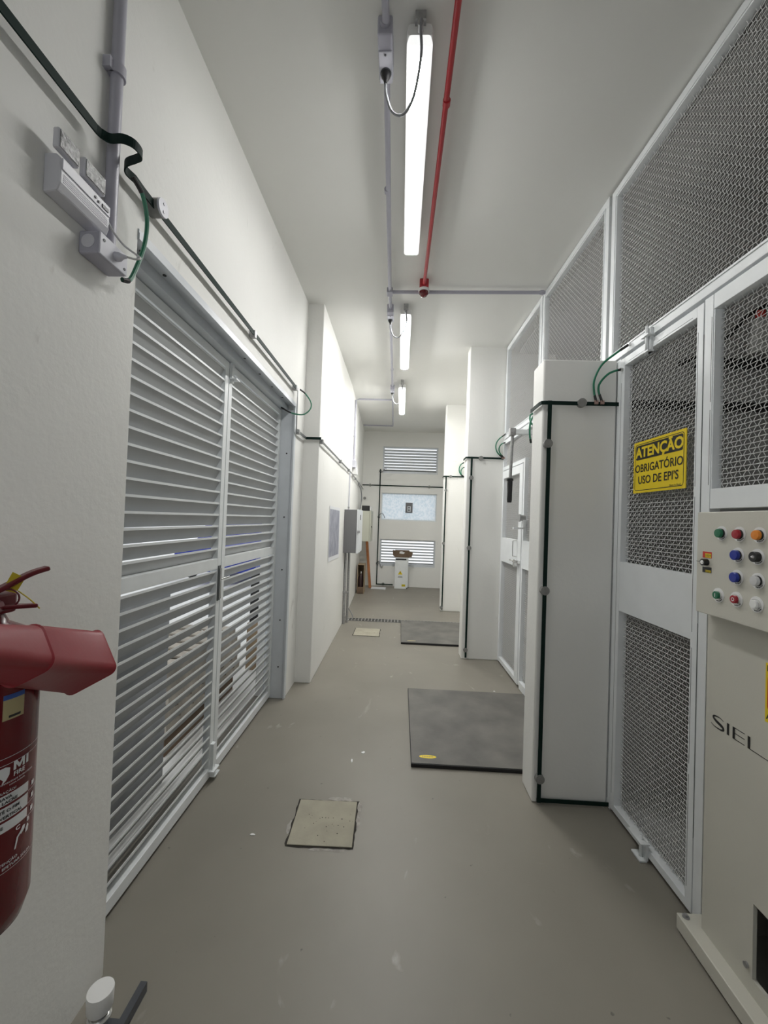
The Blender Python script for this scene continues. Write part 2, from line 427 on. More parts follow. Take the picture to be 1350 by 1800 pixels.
def leaf(name, y0, y1, label, latch_side):
    x0, x1 = XD - .04, XD
    st = .042
    f = MB()
    f.box(x0, x1, y0, y0 + st, .02, 2.295); f.box(x0, x1, y1 - st, y1, .02, 2.295)
    f.box(x0, x1, y0 + st, y1 - st, .02, .07); f.box(x0, x1, y0 + st, y1 - st, 2.255, 2.295)
    f.box(x0, x1, y0 + st, y1 - st, 1.148, 1.205)
    d = struct(f, name, WMET, bevel=.0015, label=label, cat='door')
    s = MB(); lp = MB(); a, b = y0 + st, y1 - st
    def blades(z0, z1, n):
        p = (z1 - z0) / n
        for i in range(n):
            zi = z1 - (i + .10) * p        # inner (upper) edge
            zo = zi - p * .98
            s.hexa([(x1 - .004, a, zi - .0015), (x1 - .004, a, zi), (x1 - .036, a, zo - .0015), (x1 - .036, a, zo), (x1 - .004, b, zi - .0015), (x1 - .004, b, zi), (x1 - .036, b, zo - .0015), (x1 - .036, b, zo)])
            lp.box(x1 - .006, x1 - .0035, a, b, zi - .010, zi)
    blades(1.207, 2.255, 17); blades(.075, 1.146, 18)
    part(s, 'louvre_blades', SLAT, d); part(lp, 'blade_lips', WMET, d)  # lips painted lighter than the blades, as the edges catching the lamp light
    if latch_side > 0:
        part(MB().box(x1, x1 + .006, y1 - .036, y1 - .008, .975, 1.165), 'latch_plate', STRG, d)
        part(MB().cyl((x1 + .010, y1 - .02, .985), (x1 + .010, y1 - .02, 1.15), .006).cyl((x1 + .010, y1 - .02, 1.09), (x1 + .042, y1 + .02, 1.10), .005), 'slide_bolt', CHRM, d)
        part(MB().box(x1, x1 + .018, y1 - .034, y1 - .006, .03, .20).box(x1, x1 + .032, y1 - .05, y1 + .02, .055, .062).box(x1, x1 + .03, y1 - .03, y1 + .03, .022, .028), 'foot_bolt', WMET, d)
    else:
        part(MB().box(x1, x1 + .012, y0 + .008, y0 + .034, 2.19, 2.30).box(x1, x1 + .04, y0 + .0, y0 + .05, 2.205, 2.212), 'top_bolt', WMET, d)
    return d
leaf('door_1', 1.29, 2.236, 'white louvred steel door leaf with latch, beside the red extinguisher', 1)
leaf('door_2', 2.244, 3.236, 'white louvred steel door leaf with top bolt, next to grey jamb', -1)

# ---- the yard seen between the blades
struct(MB().box(-12, -1.14, -8, 14, -.12, -.02).box(-1.14, 8, -8, -1.17, -.12, -.02), 'ground', YARD)
yw = MB(); yw.box(-9.2, -9, -6, 14, 0, 2.2)
struct(yw, 'wall_yard', YWALL)
def pallet(x0, y0, z0, label):
    t = thing('pallet', label, 'pallet', (x0, y0, z0), 0, 'slatted pallets stacked in the yard')
    top = MB()
    for k in range(7): top.box(x0, x0 + .97, y0 + k * .165, y0 + k * .165 + .11, z0 + .044, z0 + .057)
    wpart(top, 'deck_boards', PALW, t)
    for k in range(7):
        x = x0 + k * .1483
        wpart(MB().box(x, x + .08, y0 + .004, y0 + 1.095, z0, z0 + .044), 'runner', PALW, t)
NM = ['lowest slatted pallet of the stack behind the louvred doors', 'second slatted pallet from the bottom behind the louvred doors', 'third slatted pallet from the bottom behind the louvred doors', 'third slatted pallet from the top behind the louvred doors', 'second slatted pallet from the top behind the louvred doors', 'topmost slatted pallet of the stack behind the louvred doors']
for i in range(6): pallet(-2.30 - (i % 3) * .025, 2.37 + (i % 2) * .012, .135 + .058 * i, NM[i])
def carton(name, label, x0, x1, y0, y1, z0, z1, m):
    t = thing(name, label, 'box', ((x0 + x1) / 2, (y0 + y1) / 2, z0))
    wpart(MB().box(x0, x1, y0, y1, z0, z1), 'body', m, t, .005)
    wpart(MB().box(x0 + .02, x1 - .02, (y0 + y1) / 2 - .03, (y0 + y1) / 2 + .03, z1, z1 + .002), 'tape', SBEI, t)
carton('crate', 'brown crate under the slatted pallets behind the louvred doors', -2.28, -1.36, 2.42, 3.42, -.02, .133, CARDD)
carton('cardboard_box', 'brown cardboard box on the yard ground behind far louvred door leaf', -1.42, -1.16, 3.85, 4.3, -.02, .42, CARD)
carton('crate', 'black crate on the brown box behind far louvred door leaf', -1.41, -1.19, 3.88, 4.3, .423, .92, BLK)
t = thing('sheet_stack', 'grey sheet panel with white scrawl standing behind near louvred leaf', 'panel', (-1.22, 1.6, -.02))
wpart(MB().box(-1.30, -1.24, .9, 2.2, -.02, 1.04), 'sheet', SHEET, t, .004)
k = MB()
for i in range(9): k.bar((-1.238, 1.62 + i * .022, .42 + (i % 2) * .015), (-1.238, 1.635 + i * .022, .50 - (i % 3) * .015), .006, .001, (0, 1, 0))
wpart(k, 'scrawl', PRNT, t)
struct(MB().box(-2.3, -1.13, -1, 9, 2.75, 2.85), 'added_yard_canopy', DARK)  # unseen canopy over the near yard, added to darken pallets and blades
# parked car far out in the yard, seen as dark and blue slivers
t = thing('car', 'blue car parked in the yard behind the louvred doors', 'car', (-3.6, 10.2, -.02))
cb = MB()
prof = [(0, .25), (0, .75), (.9, .85), (1.5, 1.35), (3.0, 1.38), (3.6, .95), (4.2, .85), (4.2, .25)]
cb.prism([(-4.6, 8.2 + a, b) for a, b in prof], (1.7, 0, 0)); wpart(cb, 'body', BLUE, t, .03)
gl = MB(); gl.prism([(-2.905, 8.2 + a, b) for a, b in [(1.05, .88), (1.55, 1.3), (2.95, 1.32), (3.45, .95)]], (.012, 0, 0)); wpart(gl, 'window', BLK, t)
for yy in (9.0, 11.5):
    wpart(MB().cyl((-2.92, yy, .30), (-2.88, yy, .30), .31, n=28), 'wheel', BLK, t)
    wpart(MB().cyl((-4.62, yy, .30), (-4.58, yy, .30), .31, n=28), 'wheel', BLK, t)

# ================================================================== RIGHT: mesh screens and gates
TH = math.atan(.022); RO = (1.155, 1.6, 0)
def rthing(name, label, cat, group=None): return thing(name, label, cat, RO, TH, group)
def rw(n, s, z):       # wall frame -> world
    ct, st = math.cos(TH), math.sin(TH)
    return (RO[0] + n * ct - s * st, RO[1] + n * st + s * ct, z)
PITCH, AMP, WR = .0183, .0040, .00140
def wire_mesh(y0, y1, z0, z1, x=.008):
    mb = MB(); v = mb.v; f = mb.f
    def run(pts):
        o = len(v)
        for (px, py, pz), ax in pts:
            if ax == 'y': v.extend([(px + WR, py, pz), (px, py, pz + WR), (px - WR, py, pz), (px, py, pz - WR)])
            else: v.extend([(px + WR, py, pz), (px, py + WR, pz), (px - WR, py, pz), (px, py - WR, pz)])
        for i in range(len(pts) - 1):
            for k in range(4):
                a = o + i * 4 + k; b = o + i * 4 + (k + 1) % 4
                f.append((a, b, b + 4, a + 4))
    ny, nz = max(1, round((y1 - y0) / PITCH)), max(1, round((z1 - z0) / PITCH))
    py, pz = (y1 - y0) / ny, (z1 - z0) / nz
    for j in range(1, nz):
        z = z0 + j * pz
        run([((x + AMP * .35 * math.cos(pi * (t / 3 + j)), y0 + t / 3 * py, z), 'y') for t in range(ny * 3 + 1)])
    for i in range(1, ny):
        y = y0 + i * py
        run([((x - AMP * math.cos(pi * (t / 3 + i)), y + .0012 * math.sin(pi * (t / 3 + i)), z0 + t / 3 * pz), 'z') for t in range(nz * 3 + 1)])
    mb.fm = [0] * len(f); mb.sm = [False] * len(f)
    return mb
def mesh_part(parent, y0, y1, z0, z1):
    o = wire_mesh(y0, y1, z0, z1).build('wire_mesh', WIRE, parent, fix=False); return o
def screen(label, y0, y1, z0, z1, w=.05, extra=None):
    t = rthing('mesh_screen', label, 'screen', 'upper mesh screens of the right wall')
    part(MB().frame(y0, y1, z0, z1, w, -.02, .02), 'frame', GMET, t, .002)
    bd = MB().frame(y0 + w - .012, y1 - w + .012, z0 + w - .012, z1 - w + .012, .006, -.024, -.019)
    part(bd, 'glazing_bead', GMET, t)
    mesh_part(t, y0 + w, y1 - w, z0 + w, z1 - w)
    return t
screen('widest upper wire mesh screen, above the gate with yellow sign', -2.4, .705, 2.345, 3.31)
screen('middle upper wire mesh screen, above the short grey pier', .736, 1.745, 2.345, 3.325, .052)
screen('farthest upper wire mesh screen, against the tall pier', 1.765, 2.795, 2.345, 3.33)

# ---- near gate with the warning sign
t = rthing('mesh_gate', 'white wire mesh gate carrying the yellow warning sign', 'gate')
f = MB()
f.box(-.02, .02, .575, .622, .004, 2.333); f.box(-.022, .02, .535, .572, .02, 2.325)        # jamb, leaf stile
f.box(-.022, .02, .003, .037, .02, 2.325); f.box(-.02, .02, -.042, 0, .004, 2.333)
f.box(-.022, .02, .037, .535, 2.283, 2.325); f.box(-.022, .02, .037, .535, .02, .052)
part(f, 'frame', GMET, t, .0015)
part(MB().box(-.021, .015, .037, .535, 1.03, 1.277), 'kick_panel', GMET, t)
jl = MB()
for a, b in ((.10, .52), (.56, 1.0), (1.06, 1.58), (1.62, 2.22)): jl.box(-.0226, -.022, .0285, .0298, a, b)
for a, b in ((.30, 1.1), (1.2, 2.2)): jl.box(-.0206, -.02, .0015, .0028, a, b)
for a, b in ((1.62, 1.90), (1.93, 2.25)): jl.box(-.0206, -.02, -.0365, -.0352, a, b)
for a, b in ((.06, .28), (.36, .50)): jl.box(-.0226, -.022, a, b, 2.2925, 2.2938)
jl.box(-.0206, -.02, .6005, .6018, .05, 2.28); jl.box(-.0226, -.022, .5600, .5612, .1, 2.2)
part(jl, 'joint_lines', DBLK, t)
mesh_part(t, .037, .535, .052, 1.03); mesh_part(t, .037, .535, 1.277, 2.283)
h = MB()
h.box(-.05, -.021, .300, .345, 2.262, 2.268); h.box(-.034, -.021, .308, .338, 2.262, 2.375); h.cyl((-.042, .323, 2.25), (-.042, .323, 2.385), .007, n=10); h.box(-.055, -.021, .295, .35, 2.335, 2.341)
part(h, 'top_bolt', WMET, t)
h = MB(); h.box(-.032, -.022, .255, .30, .005, .085); h.box(-.062, -.022, .245, .345, .078, .084); h.box(-.062, -.03, .25, .315, .003, .010); h.cyl((-.042, .278, .006), (-.042, .278, .10), .007, n=10)
part(h, 'foot_bolt', WMET, t)
part(MB().cyl((-.022, .552, 2.268), (-.035, .552, 2.268), .010, n=6).cyl((-.035, .552, 2.268), (-.045, .552, 2.268), .004, n=8), 'earth_bolt', CHRM, t)
# ---- fixed mesh panel over the cabinet
t = rthing('mesh_screen', 'lower wire mesh panel above the cream control cabinet', 'screen')
f = MB(); f.box(-.02, .02, -2.4, -.044, 2.275, 2.333); f.box(-.02, .02, -2.4, -.044, 1.532, 1.605); f.box(-.02, .02, -2.4, -2.35, 1.605, 2.275); f.box(-.018, .018, -.048, -.043, 1.605, 2.275)
part(f, 'frame', GMET, t, .0015)
mesh_part(t, -2.35, -.048, 1.605, 2.275)
# ---- second cell: gate set in a mesh panel
t = rthing('mesh_screen', 'mesh panel around the far gate, behind the short grey pier', 'screen')
f = MB()
f.box(-.02, .02, 2.79, 2.825, .004, 2.333); f.box(-.02, .02, .80, 2.79, 2.29, 2.333); f.box(-.02, .02, 2.10, 2.79, 2.01, 2.045)
f.box(-.02, .02, 2.082, 2.118, .03, 2.045); f.box(-.02, .02, .80, 2.082, .004, .07); f.box(-.02, .02, .80, .85, .07, 2.29)
part(f, 'frame', GMET, t, .0015)
part(MB().box(-.02, .015, .85, 2.082, 1.06, 1.305), 'kick_panel', GMET, t)
mesh_part(t, .85, 2.79, 2.045, 2.29); mesh_part(t, .85, 2.082, 1.305, 2.045); mesh_part(t, .85, 2.082, .07, 1.06)
t = rthing('mesh_gate', 'white wire mesh gate with padlock, between short pier and tall pier', 'gate')
f = MB()
f.box(-.024, .02, 2.752, 2.786, .02, 2.0); f.box(-.024, .02, 2.124, 2.215, .02, 2.0)
f.box(-.024, .02, 2.215, 2.752, 1.922, 2.0); f.box(-.024, .02, 2.215, 2.752, .02, .062)
part(f, 'frame', GMET, t, .0015)
part(MB().box(-.024, .015, 2.215, 2.752, 1.06, 1.305), 'kick_panel', GMET, t)
mesh_part(t, 2.215, 2.752, 1.305, 1.922); mesh_part(t, 2.215, 2.752, .062, 1.06)
part(MB().tube(spline([(-.024, 2.24, 1.30), (-.055, 2.24, 1.295), (-.06, 2.24, 1.28), (-.06, 2.24, 1.17), (-.055, 2.24, 1.155), (-.024, 2.24, 1.15)], 4), .006, 8), 'pull_handle', CHRM, t)
part(MB().box(-.045, -.024, 2.13, 2.30, 1.095, 1.12).cyl((-.04, 2.28, 1.108), (-.05, 2.36, 1.108), .008, n=8), 'hasp', CHRM, t)
part(MB().box(-.068, -.045, 2.16, 2.20, 1.06, 1.10).tube(spline([(-.056, 2.167, 1.10), (-.056, 2.17, 1.125), (-.056, 2.19, 1.125), (-.056, 2.193, 1.10)], 4), .004, 8), 'padlock', CHRM, t)

# ---- operating lever of the switch
t = thing('switch_lever', 'hanging steel lever with black grip beside the far gate', 'lever', (1.08, 3.30, 2.19))
wpart(MB().box(.86, 1.10, 3.28, 3.32, 2.165, 2.205), 'arm', WMET, t, .004)
wpart(MB().box(.845, .89, 3.272, 3.328, 2.155, 2.212).cyl((.865, 3.26, 2.184), (.865, 3.34, 2.184), .016, n=12), 'joint', GALV, t, .003)
wpart(MB().cyl((.87, 3.30, 2.16), (.862, 3.30, 1.80), .012, n=12), 'rod', GALV, t)
wpart(MB().lathe((.861, 3.30, 1.62), [(.0, 0), (.017, 0), (.020, .02), (.019, .08), (.021, .15), (.021, .17), (.026, .175), (.026, .19), (.012, .195)], 16), 'grip', BLK, t)
t = thing('roller', 'small steel roller guide on mesh frame below the lever', 'roller', rw(0, 2.04, 1.45))
m = MB(); m.cyl(rw(-.021, 2.04, 1.505), rw(-.062, 2.04, 1.505), .026, n=16).cyl(rw(-.062, 2.04, 1.505), rw(-.074, 2.04, 1.505), .034, n=16)
wpart(m, 'drum', GALV, t)
m = MB(); x, y, z = rw(-.071, 2.04, 1.415); m.box(x - .05, x + .05, y - .02, y + .02, z - .008, z + .008).box(x + .03, x + .05, y - .02, y + .02, z, z + .10)
wpart(m, 'bracket', WMET, t)

# ---- warning sign
def R3(n, s, z): return (n, s, z)
t = rthing('warning_sign', 'yellow warning sign reading ATENÇÃO fixed on wire mesh gate', 'sign')
s0, s1, z0, z1 = .436, .082, 1.618, 1.861      # left (far) edge, right (near) edge
part(MB().box(-.021, -.018, s1, s0, z0, z1), 'plate', YEL, t)
def line_rect(mb, w, h, r, th, n):
    cy, cz = (s0 + s1) / 2, (z0 + z1) / 2
    o = rounded(w, h, r); i = rounded(w - 2 * th, h - 2 * th, r - th)
    k = len(o)
    vs = [(n, cy - a, cz + b) for a, b in o] + [(n, cy - a, cz + b) for a, b in i]
    return mb.add(vs, [(j, (j + 1) % k, k + (j + 1) % k, k + j) for j in range(k)])
part(line_rect(MB(), .332, .221, .014, .003, -.0215), 'border', BLK, t)
cy = (s0 + s1) / 2
hd = MB(); hd.add([(-.0216, cy - a, z1 - .052 + b) for a, b in rounded(.318, .068, .008)], [tuple(range(24))])
part(hd, 'header_panel', BLK, t)
def sign_line(body, size, width, z, bold, m, nm, ctr=None, n=-.0219):
    vs, fs = text_mesh(body, size, bold=bold, width=width, align='CENTER', extr=.0001)
    xs_ = [v.x for v in vs]; mid = (min(xs_) + max(xs_)) / 2
    mb = MB().add([(n - v.z, (cy if ctr is None else ctr) - (v.x - mid), z + v.y) for v in vs], fs)
    part(mb, nm, m, t)
sign_line('ATENÇÃO', .0655, 1.04, z1 - .074, .0024, YEL, 'heading')
sign_line('OBRIGATÓRIO', .052, .93, 1.716, .0008, BLK, 'lettering')
sign_line("USO DE EPI’S", .052, .93, 1.661, .0008, BLK, 'lettering')
sign_line('Zênite do Brasil', .0105, 1.0, 1.6335, .0, BLK, 'small_print', ctr=s1 + .062)

# ---- inside the near cell
t = thing('cable_tray', 'black tray crossing the back of the near mesh cell, lower one', 'tray', (1.9, 2.35, 2.128))
wpart(MB().box(1.21, 2.5, 2.28, 2.33, 2.115, 2.14).box(1.21, 2.5, 2.275, 2.28, 2.11, 2.15), 'channel', DBLK, t)
t = thing('cable_tray', 'black tray below the glass insulator in near mesh cell', 'tray', (1.9, 2.35, 2.37))
wpart(MB().box(1.60, 2.5, 2.28, 2.33, 2.352, 2.382).box(1.60, 2.5, 2.275, 2.28, 2.347, 2.39), 'channel', DBLK, t)
t = thing('glass_insulator', 'pale glass insulator hanging behind mesh above the control cabinet', 'insulator', (1.885, 2.25, 2.41))
wpart(MB().lathe((1.885, 2.25, 2.40), [(0, 0), (.055, 0), (.058, .03), (.045, .05), (.05, .10), (.04, .12), (.042, .17), (.034, .19), (0, .195)], 20), 'body', GLASS, t)
wpart(MB().cyl((1.885, 2.25, 2.595), (1.885, 2.25, 2.635), .022, n=14), 'cap', SRED, t)
t = tag(MB().tube(spline([(1.50, 2.30, 2.36), (1.70, 2.28, 2.47), (1.885, 2.25, 2.655), (2.15, 2.2, 2.69)], 6), .012, 8).build('black_cable', DBLK), 'black cable running to glass insulator behind the near mesh', 'cable')

# ---- control cabinet
t = thing('control_cabinet', 'cream control cabinet with push button door, foot of mesh gate', 'cabinet', (1.4, 1.1, 0))
XC = 1.10
cbm = MB()
# body as a shell with a rectangular cut-out low on the front
cbm.box(XC, XC + .012, 1.298, 1.503, .063, 1.50); cbm.box(XC, XC + .012, .60, 1.298, .335, 1.50); cbm.box(XC, XC + .012, .60, 1.298, .063, .113); cbm.box(XC, XC + .012, .60, .95, .113, .335)
cbm.box(XC + .012, 1.70, 1.491, 1.503, .063, 1.50); cbm.box(XC + .012, 1.70, .60, .612, .063, 1.50); cbm.box(1.688, 1.70, .612, 1.491, .063, 1.50); cbm.box(XC + .012, 1.688, .612, 1.491, 1.488, 1.50)
wpart(cbm, 'body', CREAM, t)
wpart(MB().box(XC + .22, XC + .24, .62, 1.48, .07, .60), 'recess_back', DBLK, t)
wpart(MB().cyl((XC + .07, 1.22, .065), (XC + .07, 1.22, .26), .05, n=20).cyl((XC + .07, 1.22, .26), (XC + .07, 1.22, .29), .065, n=20), 'motor', DGRY, t)
pl = MB(); pl.box(1.05, 1.72, .55, 1.557, .010, .063); wpart(pl, 'plinth', CREAM, t, .003)
wpart(MB().box(1.068, 1.70, .57, 1.54, 0.001, .010), 'plinth_gap_shade', RUBE, t)  # black slab painting the contact shadow in the gap under the plinth
wpart(MB().cyl((1.072, 1.540, .063), (1.072, 1.540, .066), .012, n=16).cyl((1.072, 1.540, .066), (1.072, 1.540, .073), .0065, n=6), 'anchor_bolt', GALV, t)
wpart(MB().cyl((XC, 1.316, .136), (XC - .007, 1.316, .136), .008, n=14), 'cover_screw', GALV, t)
# button box
XB = 1.05
bxp = wpart(MB().box(XB, XC + .001, .90, 1.494, 1.167, 1.515), 'button_box', CREAM, t, .003)
def child(mb, name, m, label=None):
    off = Vector(t.location); mb.v = [(a - off.x, b - off.y, c - off.z) for a, b, c in mb.v]
    o = mb.build(name, m, bxp)
    if label: o['label'] = label
    return o
BT = [('green indicator lamp, first of the top row', 1.384, 1.444, BGRN, 'lamp', None), ('red indicator lamp in the top row', 1.313, 1.443, BRED, 'lamp', None), ('orange indicator lamp in the top row', 1.242, 1.443, BORG, 'lamp', None),
      ('blue push button, upper one', 1.317, 1.378, BLUE, 'push', None), ('black push button with horn symbol', 1.247, 1.379, BLK, 'push', 'horn'),
      ('blue push button, lower one', 1.318, 1.309, BLUE, 'push', None), ('clear grey lamp', 1.244, 1.309, BGRY, 'lamp', None),
      ('green start button marked I', 1.391, 1.241, BGRN, 'ring', 'I'), ('red stop button marked O', 1.319, 1.241, BRED, 'ring', 'O'), ('white push button in grey ring', 1.247, 1.240, WHT, 'ring', None)]
for lab, y, z, m, kind, mark in BT:
    child(MB().cyl((XB, y, z), (XB - .0012, y, z), .0235, n=28), 'legend_plate', WHT)
    col = MB().cyl((XB - .0012, y, z), (XB - .006, y, z), .0155, n=24)
    child(col, 'button_collar', CHRM if kind == 'ring' else BLK)
    cap = MB()
    if kind == 'lamp': cap.lathe((XB - .006, y, z), [(0, 0), (.0145, 0), (.0145, -.006), (.0130, -.0085), (0, -.0093)], 24, 'x')
    elif kind == 'push': cap.lathe((XB - .006, y, z), [(0, 0), (.0155, 0), (.0155, -.0075), (.0140, -.009), (0, -.009)], 24, 'x')
    else: cap.lathe((XB - .006, y, z), [(0, 0), (.0125, 0), (.0125, -.005), (.0115, -.006), (0, -.006)], 24, 'x')
    o = child(cap, 'button', m, lab)
    k = MB(); d = XB - (.0154 if kind == 'push' else .0124)
    if mark == 'I': k.box(d, d + .0004, y - .0012, y + .0012, z - .006, z + .006)
    if mark == 'O':
        ring = [(d, y + .0058 * math.cos(a), z + .0058 * math.sin(a)) for a in [2 * pi * i / 20 for i in range(20)]] + [(d, y + .0036 * math.cos(a), z + .0036 * math.sin(a)) for a in [2 * pi * i / 20 for i in range(20)]]
        k.add(ring, [(j, (j + 1) % 20, 20 + (j + 1) % 20, 20 + j) for j in range(20)])
    if mark == 'horn':
        k.add([(d, y + a, z + b) for a, b in [(.006, .002), (.003, .002), (-.001, .005), (-.001, -.005), (.003, -.002), (.006, -.002)]], [(0, 1, 2, 3, 4, 5)])
        for r in (.003, .0055): k.add([(d, y - .001 - r * math.cos(a), z + r * math.sin(a)) for a in (-.9, -.45, 0, .45, .9)] + [(d, y - .001 - (r - .001) * math.cos(a), z + (r - .001) * math.sin(a)) for a in (-.9, -.45, 0, .45, .9)], [(j, j + 1, 6 + j, 5 + j) for j in range(4)])
    if k.v: child(k, 'button_mark', PRNT)
    tx = MB()
    for i in range(5):      # printed caption curving under the button
        a = -pi / 2 + (i - 1.2) * .28; a2 = a + .2
        tx.add([(XB - .0014, y - r * math.cos(q), z + r * math.sin(q)) for q, r in ((a, .0205), (a2, .0205), (a2, .0175), (a, .0175))], [(0, 1, 2, 3)])
    child(tx, 'caption', BLK)
ky, kz = 1.445, 1.343
child(MB().cyl((XB, ky, kz), (XB - .016, ky, kz), .0115, n=20), 'key_lock', BLK)
child(MB().cyl((XB - .016, ky, kz), (XB - .0172, ky, kz), .0075, n=16).box(XB - .020, XB - .017, ky - .005, ky + .005, kz - .0012, kz + .0012), 'key_barrel', CHRM)
child(MB().box(XB - .0006, XB, ky + .01, 1.494, kz - .0007, kz + .0007), 'seam_line', BLK)
st = MB().box(XB - .001, XB, 1.424, 1.464, 1.358, 1.379); child(st, 'voltage_sticker', SRED)
child(MB().box(XB - .0014, XB, 1.4255, 1.452, 1.3595, 1.373), 'voltage_field', YEL)
k = MB(); put_text(k, '115 V', .0105, (XB - .0015, 1.4505, 1.3625), (0, -1, 0), (0, 0, 1), (-1, 0, 0), bold=.0003, width=.95, extr=.0001); child(k, 'voltage_text', BLK)
child(MB().box(XB - .001, XB, 1.424, 1.464, 1.308, 1.327), 'rating_sticker', BLK)
child(MB().box(XB - .0014, XB, 1.426, 1.450, 1.3095, 1.317), 'rating_field', YEL)
k = MB(); put_text(k, 'FUS-2A', .0062, (XB - .0015, 1.4490, 1.3112), (0, -1, 0), (0, 0, 1), (-1, 0, 0), extr=.0001); child(k, 'rating_text', BLK)
# maker's wordmark, thick and thin strokes, cut by the frame
k = MB(); XN = XC - .0006
def stroke(pts, ws):
    n = len(pts); L, Rr = [], []
    for i, p in enumerate(pts):
        a = Vector(pts[max(i - 1, 0)]); b2 = Vector(pts[min(i + 1, n - 1)]); d = (b2 - a).normalized(); nn = Vector((-d.y, d.x)); q = Vector(p)
        L.append(q + nn * ws[i] / 2); Rr.append(q - nn * ws[i] / 2)
    k.add([(XN, 1.480 - p.x, .782 + p.y) for p in L + Rr], [(i, i + 1, n + i + 1, n + i) for i in range(n - 1)])
sp = [(.056, .034, 0), (.040, .0385, 0), (.018, .036, 0), (.012, .029, 0), (.026, .021, 0), (.050, .014, 0), (.056, .006, 0), (.044, .0005, 0), (.018, .001, 0), (.002, .006, 0)]
P2 = [(p.x, p.y) for p in spline(sp, 5)]; nS = len(P2)
stroke(P2, [.0022 + .008 * math.sin(pi * i / (nS - 1)) ** 2 for i in range(nS)])
stroke([(.075, 0), (.075, .038)], [.0095, .0095])
stroke([(.098, 0), (.098, .038)], [.0095, .0095])
for z in (.0365, .0195, .0012): stroke([(.098, z), (.140, z)], [.0024, .0024])
stroke([(.156, 0), (.156, .038)], [.0095, .0095]); stroke([(.156, .0012), (.225, .0012)], [.0024, .0024])
wpart(k, 'wordmark', BLK, t)
wpart(MB().box(XC - .001, XC, 1.00, 1.270, .893, 1.066), 'warning_label', YEL, t)
wpart(MB().add([(XC - .0013, 1.135 - a, .98 + b) for a, b in rounded(.256, .105, .012)], [tuple(range(24))]), 'warning_field', SRED, t)
k = MB(); put_text(k, 'PERIGO', .024, (XC - .0014, 1.2655, 1.043), (0, -1, 0), (0, 0, 1), (-1, 0, 0), bold=.0006, extr=.0001)
put_text(k, 'ALTA TENSÃO', .024, (XC - .0014, 1.2655, .903), (0, -1, 0), (0, 0, 1), (-1, 0, 0), bold=.0006, extr=.0001); wpart(k, 'warning_text', BLK, t)

# ================================================================== grounding strips and cables
def standoff(parent, p, ax, r=.023, d=.024, m=DISC):
    """round insulating stand-off: a short drum with a lid and two screws; ax = outward direction"""
    p, ax = Vector(p), Vector(ax)
    mb = MB(); mb.cyl(p, p + ax * d, r, n=20); mb.m = 0
    side = Vector((0, 0, 1)); 
    for s in (-1, 1): mb.cyl(p + ax * d + side * (.45 * r * s), p + ax * (d + .002) + side * (.45 * r * s), r * .16, n=8)
    return wpart(mb, 'standoff', m, parent)
def pier_strip(label, x0, xv, xr, yf, zh, zb, discs, side_y, bottom=None):
    t = thing('grounding_strip', label, 'strip', (xv, yf, 0), 0, 'grounding strips on the right hand piers')
    y = yf - .014
    mb = MB()
    mb.ribbon([(x0 - .014, side_y, zh), (x0 - .014, yf + .02, zh), (x0 - .010, y + .006, zh), (x0 + .01, y, zh), (xr, y, zh)], .020, .004)
    mb.box(xv - .010, xv + .010, y - .006, y - .002, zb, zh + .01)
    if bottom: mb.box(xv - .01, bottom, y - .002, y + .002, zb, zb + .02)
    wpart(mb, 'strip', STRP, t)
    for x, z in discs: standoff(t, (x, yf, z), (0, -1, 0))
    return t
pier_strip('dark green grounding strip framing the short near pier', .735, .766, 1.135, 2.2, 2.097, .012, [(.932, 2.10), (.762, 1.88), (.767, 1.107), (.769, .132)], 2.36, 1.13)
pier_strip('dark grounding strip down the middle tall pier', .69, .737, 1.095, 4.41, 2.142, .02, [(.834, 2.14), (.738, 1.927), (.738, 1.179), (.733, .10)], 4.57)
pier_strip('dark grounding strip down the farthest tall pier', .69, .715, 1.08, 6.68, 2.183, .03, [(.788, 2.183), (.717, 1.957), (.705, 1.097), (.70, .065)], 6.85)

def gcable(label, pts, r=.0055, group='green earth cables', lug=True, sleeve=True):
    if 'beside emergency' in label or 'looping' in label: lug = False
    t = thing('ground_cable', label, 'cable', pts[0], 0, group)
    sp = spline(pts, 8)
    wpart(MB().tube(sp, r, 8), 'cable', GRN, t)
    if sleeve:
        n = max(2, len(sp) // 7)
        wpart(MB().tube(sp[:n + 1], r * 1.18, 8), 'sleeve', BLK, t); wpart(MB().tube(sp[-n - 1:], r * 1.18, 8), 'sleeve', BLK, t)
    if lug:
        for p in (sp[0],): wpart(MB().box(p.x - .009, p.x + .009, p.y - .006, p.y + .006, p.z - .012, p.z + .008), 'lug', COPP, t)
        p = sp[-1]; wpart(MB().box(p.x - .004, p.x + .010, p.y - .005, p.y + .005, p.z - .006, p.z + .006), 'lug', CHRM, t)
    return t
gcable('longer green earth cable from short pier strip to upper mesh screen', [(1.005, 2.182, 2.105), (.990, 2.178, 2.16), (.988, 2.172, 2.22), (1.02, 2.165, 2.295), (1.075, 2.14, 2.345), (1.115, 2.09, 2.372)])
gcable('shorter green earth cable from short pier strip to gate frame', [(1.035, 2.182, 2.105), (1.013, 2.178, 2.165), (1.018, 2.172, 2.205), (1.05, 2.16, 2.245), (1.085, 2.155, 2.262), (1.112, 2.15, 2.268)])
gcable('longer green earth cable on the middle tall pier', [(1.06, 4.392, 2.15), (1.0, 4.388, 2.21), (.985, 4.385, 2.28), (1.01, 4.37, 2.34), (1.075, 4.33, 2.395)], .006)
gcable('shorter green earth cable on the middle tall pier', [(1.075, 4.392, 2.15), (1.03, 4.388, 2.20), (1.02, 4.385, 2.25), (1.04, 4.37, 2.29), (1.078, 4.35, 2.305)], .006)
